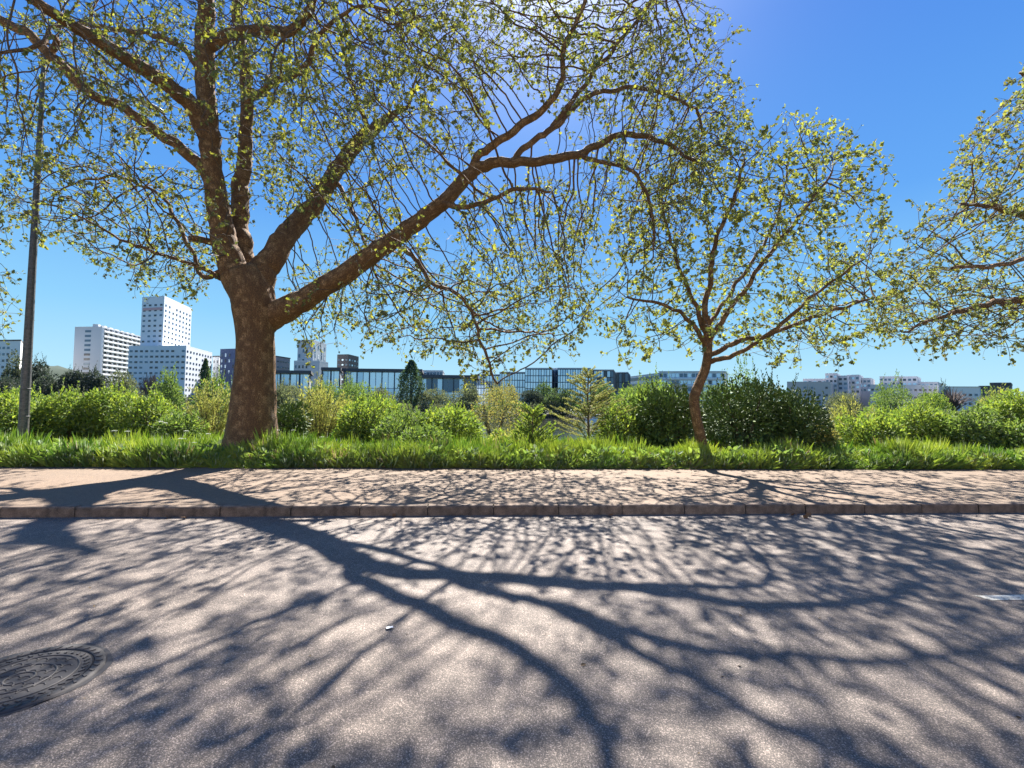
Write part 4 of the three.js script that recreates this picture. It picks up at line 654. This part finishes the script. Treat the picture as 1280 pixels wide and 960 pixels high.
{ // cow parsley: stalks with flat white heads
  const green = std(lin(.14, .2, .05), .8), white = new THREE.MeshPhysicalMaterial({ color: lin(.72, .73, .66), roughness: 1, transmission: .3, thickness: 0, side: THREE.DoubleSide });
  const where = [[212, 528, 12.9, 'in front of the small dark shrub'], [236, 536, 13.0, 'below the first yellow willow'], [252, 545, 12.6, 'closest to the lamp post side of the old trunk'], [275, 548, 12.2, 'right against the foot of the old trunk'], [318, 556, 11.95, 'in front of the old trunk'], [330, 566, 11.9, 'low in front of the old trunk'], [352, 540, 12.6, 'on the river side of the old trunk'], [374, 538, 12.8, 'below the small dark evergreen'], [392, 546, 12.7, 'below the tall yellow willow'], [150, 540, 12.9, 'below the pale-topped shrub'], [560, 566, 12.2, 'below the rounded green shrub'], [590, 560, 12.4, 'at the river gap'], [860, 566, 12.4, 'at the foot of the young plane tree']];
  where.forEach(([u, v, z, say], i) => {
    const r = rng(300 + i), p = at(u, 520, z); p.y = groundY(p.x, p.z); const h = Math.max(.35, heightAt(u, v, z) - p.y), t = thing('cow_parsley', `white-flowered cow parsley ${say}`, 'wildflower', p, 'cow parsley in the grass');
    for (let k = 0; k < 3; k++) {
      const lean = V((r() - .5) * .3, h * (.55 + .5 * r()), (r() - .5) * .5); part('stalk', tube([V(0, 0, 0), lean.clone().multiplyScalar(.5), lean], [.006, .005, .003], 4), green, t);
      const s = new Soup(); for (let j = 0; j < 46; j++) { const a = r() * 6.28, q = Math.sqrt(r()) * .065; leaf(s, lean.clone().add(V(Math.cos(a) * q, .02 - q * q * 3 + .008 * r(), Math.sin(a) * q)), V(r() - .5, .5, r() - .5), .016, [1, 1, 1], r, OVAL); } part('flower_head', s.geometry(), white, t, 'stuff');
    }
  });
}
// ---------------------------------------------------------------- street lamp
{
  const z = 13.1, foot = at(30, 520, z); foot.y = groundY(foot.x, foot.z) - .05; const top = heightAt(57, 70, z), h = top - foot.y, t = thing('street_lamp', 'tall tapered grey metal lamp post with its lamp head hidden among the twigs', 'street lamp', foot);
  const n1 = tileNoise(24, 401), n2 = tileNoise(90, 402), map = dataTex(256, (u, v) => { const k = .50 + .14 * (n1(u, v * 3) - .5) + .12 * (n2(u, v) - .5); return [k, k * .985, k * .97]; }, .6), galv = std(lin(.48, .46, .45), .5, { metalness: .45, map });
  const pts = [], rad = []; for (let k = 0; k <= 12; k++) { pts.push(V(0, h * k / 12, 0)); rad.push(lerp(.118, .05, k / 12)); }
  part('pole', tube(pts, rad, 16), galv, t);
  for (const y of [1.25, 2.0]) { const g = new THREE.TorusGeometry(lerp(.118, .05, y / h) + .004, .012, 6, 20); g.rotateX(Math.PI / 2); g.translate(0, y, 0); part('band', g, std(lin(.08, .08, .08), .6), t); }
  const door = new THREE.CylinderGeometry(.116, .119, .5, 10, 1, false, -.4, .8); door.translate(0, .75, 0); part('access_door', door, galv, t);
  const d = V(.58, 0, -1).normalize(), head = V(0, h, 0).addScaledVector(d, 2.6), arm = tube([V(0, h - .1, 0), V(0, h + .02, 0).addScaledVector(d, .15), V(0, h + .06, 0).addScaledVector(d, 1.1), V(0, h, 0).addScaledVector(d, 2.2)], [.045, .04, .036, .032], 10); part('arm', arm, galv, t);
  const g = new THREE.SphereGeometry(1, 20, 12); g.scale(.17, .075, .42); const p = g.attributes.position; for (let k = 0; k < p.count; k++) if (p.getY(k) < -.02) p.setY(k, -.02); g.computeVertexNormals(); const L = part('lamp_head', g, std(lin(.35, .36, .37), .5, { metalness: .3 }), t); L.position.copy(head); L.rotation.y = Math.atan2(d.x, d.z);
  const lens = new THREE.CylinderGeometry(.11, .11, .02, 20); lens.scale(1, 1, 2.2); lens.translate(0, -.035, .03); part('lens', lens, new THREE.MeshPhysicalMaterial({ color: lin(.6, .62, .62), roughness: .2 }), L);
}
// ---------------------------------------------------------------- manhole cover
{
  const c = V(-2.94, .004, -2.96), t = thing('manhole_cover', 'round dark cast-iron manhole cover sunk in the asphalt', 'manhole cover', c), iron = std(lin(.07, .064, .062), .7, { metalness: .55 }), iron2 = std(lin(.085, .078, .075), .62, { metalness: .6 });
  const ring = (r0, r1, y0, y1, n = 72) => new THREE.LatheGeometry([new THREE.Vector2(r0, y0), new THREE.Vector2(r0, y1), new THREE.Vector2(r1, y1), new THREE.Vector2(r1 + .004, y0)], n);
  part('frame', ring(.345, .40, -.03, .007), iron, t);
  part('dark_gap', (() => { const g = new THREE.RingGeometry(.328, .346, 72); g.rotateX(-Math.PI / 2); g.translate(0, .0005, 0); return g; })(), std(lin(.012, .011, .011), .95), t);
  const lid = part('lid', (() => { const g = new THREE.CylinderGeometry(.331, .331, .03, 72); g.translate(0, -.0125, 0); return g; })(), iron, t);
  const bits = [];
  for (let k = 0; k < 40; k++) { const a = k / 40 * Math.PI * 2, g = new THREE.BoxGeometry(.03, .006, .014); g.rotateY(.6); g.translate(.306, .0055, 0); g.rotateY(a); bits.push(g); }
  for (let k = 0; k < 36; k++) { const a = (k + .5) / 36 * Math.PI * 2, g = new THREE.BoxGeometry(.034, .006, .014); g.rotateY(-.6); g.translate(.366, .009, 0); g.rotateY(a); bits.push(g); }
  const arcRing = (r, a0, a1, w) => { const g = new THREE.RingGeometry(r - w, r + w, 28, 1, a0, a1 - a0); g.rotateX(-Math.PI / 2); const e = g.clone(); g.translate(0, .0075, 0); return g; };
  const ribs = []; for (const rr of [.27, .165, .07]) { const g = new THREE.TorusGeometry(rr, .0065, 5, 60); g.rotateX(Math.PI / 2); g.translate(0, .003, 0); ribs.push(g); }
  for (let row = 0; row < 7; row++) for (let k = 0; k < 9; k++) { const x = (k - 4) * .062 + (row % 2) * .031, z = (row - 3) * .068; if (Math.hypot(x, z) > .245) continue; const g = new THREE.TorusGeometry(.026, .005, 4, 14, Math.PI); g.rotateX(-Math.PI / 2); g.rotateY(.4); g.translate(x, .003, z); ribs.push(g); }
  part('grip_blocks', mergeGeometries(bits.map(g => g.toNonIndexed())), iron2, lid, 'stuff'); part('raised_pattern', mergeGeometries(ribs.map(g => g.toNonIndexed())), iron2, lid, 'stuff');
  const col = new THREE.RingGeometry(.404, .428, 72, 2); const p = col.attributes.position; for (let k = 0; k < p.count; k++) { const x = p.getX(k), y = p.getY(k), q = Math.hypot(x, y); if (q > .42) { const f = 1 + .14 * fbm(x * 6, y * 6, 2, 3); p.setXY(k, x * f, y * f); } } col.rotateX(-Math.PI / 2); col.translate(0, -.001, 0); part('asphalt_collar', col, std(lin(.055, .05, .048), .9), t);
}
// ---------------------------------------------------------------- litter, fallen leaves
{
  const g = new THREE.PlaneGeometry(.05, .035, 3, 3), p = g.attributes.position; for (let k = 0; k < p.count; k++) p.setZ(k, .008 * fbm(p.getX(k) * 40, p.getY(k) * 40, 3)); g.rotateX(-Math.PI / 2); const o = part('litter_scrap', g, std(lin(.85, .84, .8), .8), scene); o.position.set(-.894, .012, -3.67); o.rotation.y = .4; tag(o, 'tiny white scrap of litter lying on the sunlit asphalt', 'litter');
  const r = rng(500), brown = std(lin(.16, .09, .045), .9);
  for (const [s, d] of [[-4.1, 7.26], [-4.35, 7.3], [4.95, 7.27], [5.25, 7.2], [5.05, 7.1], [-1.2, 7.3], [2.1, 7.28], [-7.2, 7.3]]) { const sp = new Soup(); leaf(sp, V(0, .012, 0), V(r() - .5, .12, r() - .5), .07 + .04 * r(), [1, 1, 1], r, LOBED, .3); const o = part(numbered('fallen_leaf'), sp.geometry(), brown, scene); o.position.copy(rd(s, d, .004)); tag(o, 'dry brown leaf lying in the gutter against the kerb', 'leaf', 'dry leaves along the kerb'); }
}
{ // crumbs of dead leaf and grit blown along the gutter and the back of the path
  const sp = new Soup(), r0 = rng(640); leaf(sp, V(0, 0, 0), V(1, .05, 0), 1, [1, 1, 1], r0, OVAL, .3); const n = 2600, im = new THREE.InstancedMesh(sp.geometry(), std(0xffffff, .95), n), r = rng(641), M = new THREE.Matrix4(), Q = new THREE.Quaternion(), E = new THREE.Euler(), c = lin(0, 0, 0); im.name = 'leaf_litter'; im.userData.kind = 'stuff'; tag(im, 'crumbs of dead leaf scattered along gutter and path edge', 'leaf litter');
  for (let k = 0; k < n; k++) { const w = r(), s = -16 + 34 * r(), d = w < .3 ? KERB - .02 - .25 * r() * r() : w < .8 ? PATH_END + .15 - .7 * r() * r() : lerp(w < .9 ? KERB + .2 : 2, w < .9 ? PATH_END : KERB, r()), p = rd(s, d, d > KERB ? LIFT + .016 : .005), z = .012 + .035 * r() * r(); E.set((r() - .5) * .6, r() * 6.28, (r() - .5) * .6); M.compose(p, Q.setFromEuler(E), V(z, z, z)); im.setMatrixAt(k, M); const t = r(); c.setRGB(lerp(.07, .26, t), lerp(.045, .18, t), lerp(.025, .09, t)); im.setColorAt(k, c); }
  scene.add(im);
}
// ---------------------------------------------------------------- parked cars and a boat across the water
{
  const dark = glassDark, tyre = std(lin(.02, .02, .02), .9);
  const car = (label, u, z, color) => {
    const p = at(u, 515, z); p.y = Math.max(WATER + .6, groundY(p.x, p.z)); const t = thing('parked_car', label, 'car', p, 'cars parked on the far bank'), sh = new THREE.Shape(); [[-2.1, .35], [-2.1, .85], [-1.2, .98], [-.6, 1.45], [.9, 1.45], [1.5, 1.0], [2.1, .9], [2.1, .35]].forEach(([x, y], i) => i ? sh.lineTo(x, y) : sh.moveTo(x, y)); sh.closePath();
    const g = new THREE.ExtrudeGeometry(sh, { depth: 1.6, bevelEnabled: true, bevelSize: .06, bevelThickness: .06, bevelSegments: 2 }); g.translate(0, 0, -.8); part('body', g, new THREE.MeshPhysicalMaterial({ color, roughness: .35, clearcoat: 1 }), t);
    const wn = new THREE.BoxGeometry(.85, .36, 1.76); for (const x of [-.35, .62]) { const o = part('window', wn, dark, t); o.position.set(x, 1.2, 0); }
    const wg = new THREE.CylinderGeometry(.32, .32, 1.76, 18); wg.rotateX(Math.PI / 2); for (const x of [-1.35, 1.35]) { const o = part('wheel', wg, tyre, t); o.position.set(x, .32, 0); }
    t.rotation.y = .1;
  };
  car('black car parked below the low white building', 1190, 148, lin(.02, .02, .022)); car('grey car parked between the black and the white car', 1202, 147, lin(.16, .16, .17)); car('white car parked nearest the dark roofed houses', 1214, 147, lin(.7, .7, .7)); car('white car parked below the terraced blocks', 1096, 146, lin(.72, .72, .72));
  const p = at(746, 526, 122); p.y = WATER + .05; const b = thing('small_boat', 'small white boat moored behind the feathery sapling', 'boat', p), sh = new THREE.Shape(); [[-3, .75], [-2.7, -.1], [2.2, -.1], [3.4, .85], [2.2, .7]].forEach(([x, y], i) => i ? sh.lineTo(x, y) : sh.moveTo(x, y)); sh.closePath();
  const g = new THREE.ExtrudeGeometry(sh, { depth: 1.4, bevelEnabled: true, bevelSize: .12, bevelThickness: .3, bevelSegments: 3 }); g.translate(0, 0, -.7); part('hull', g, std(lin(.8, .8, .78), .5), b); part('cabin', box(-1.2, .8, .7, 1.45, -.6, .6), std(lin(.75, .75, .74), .5), b); part('window', box(-1.0, .6, .95, 1.28, -.62, .62), dark, b);
}
renderer.render(scene, camera);
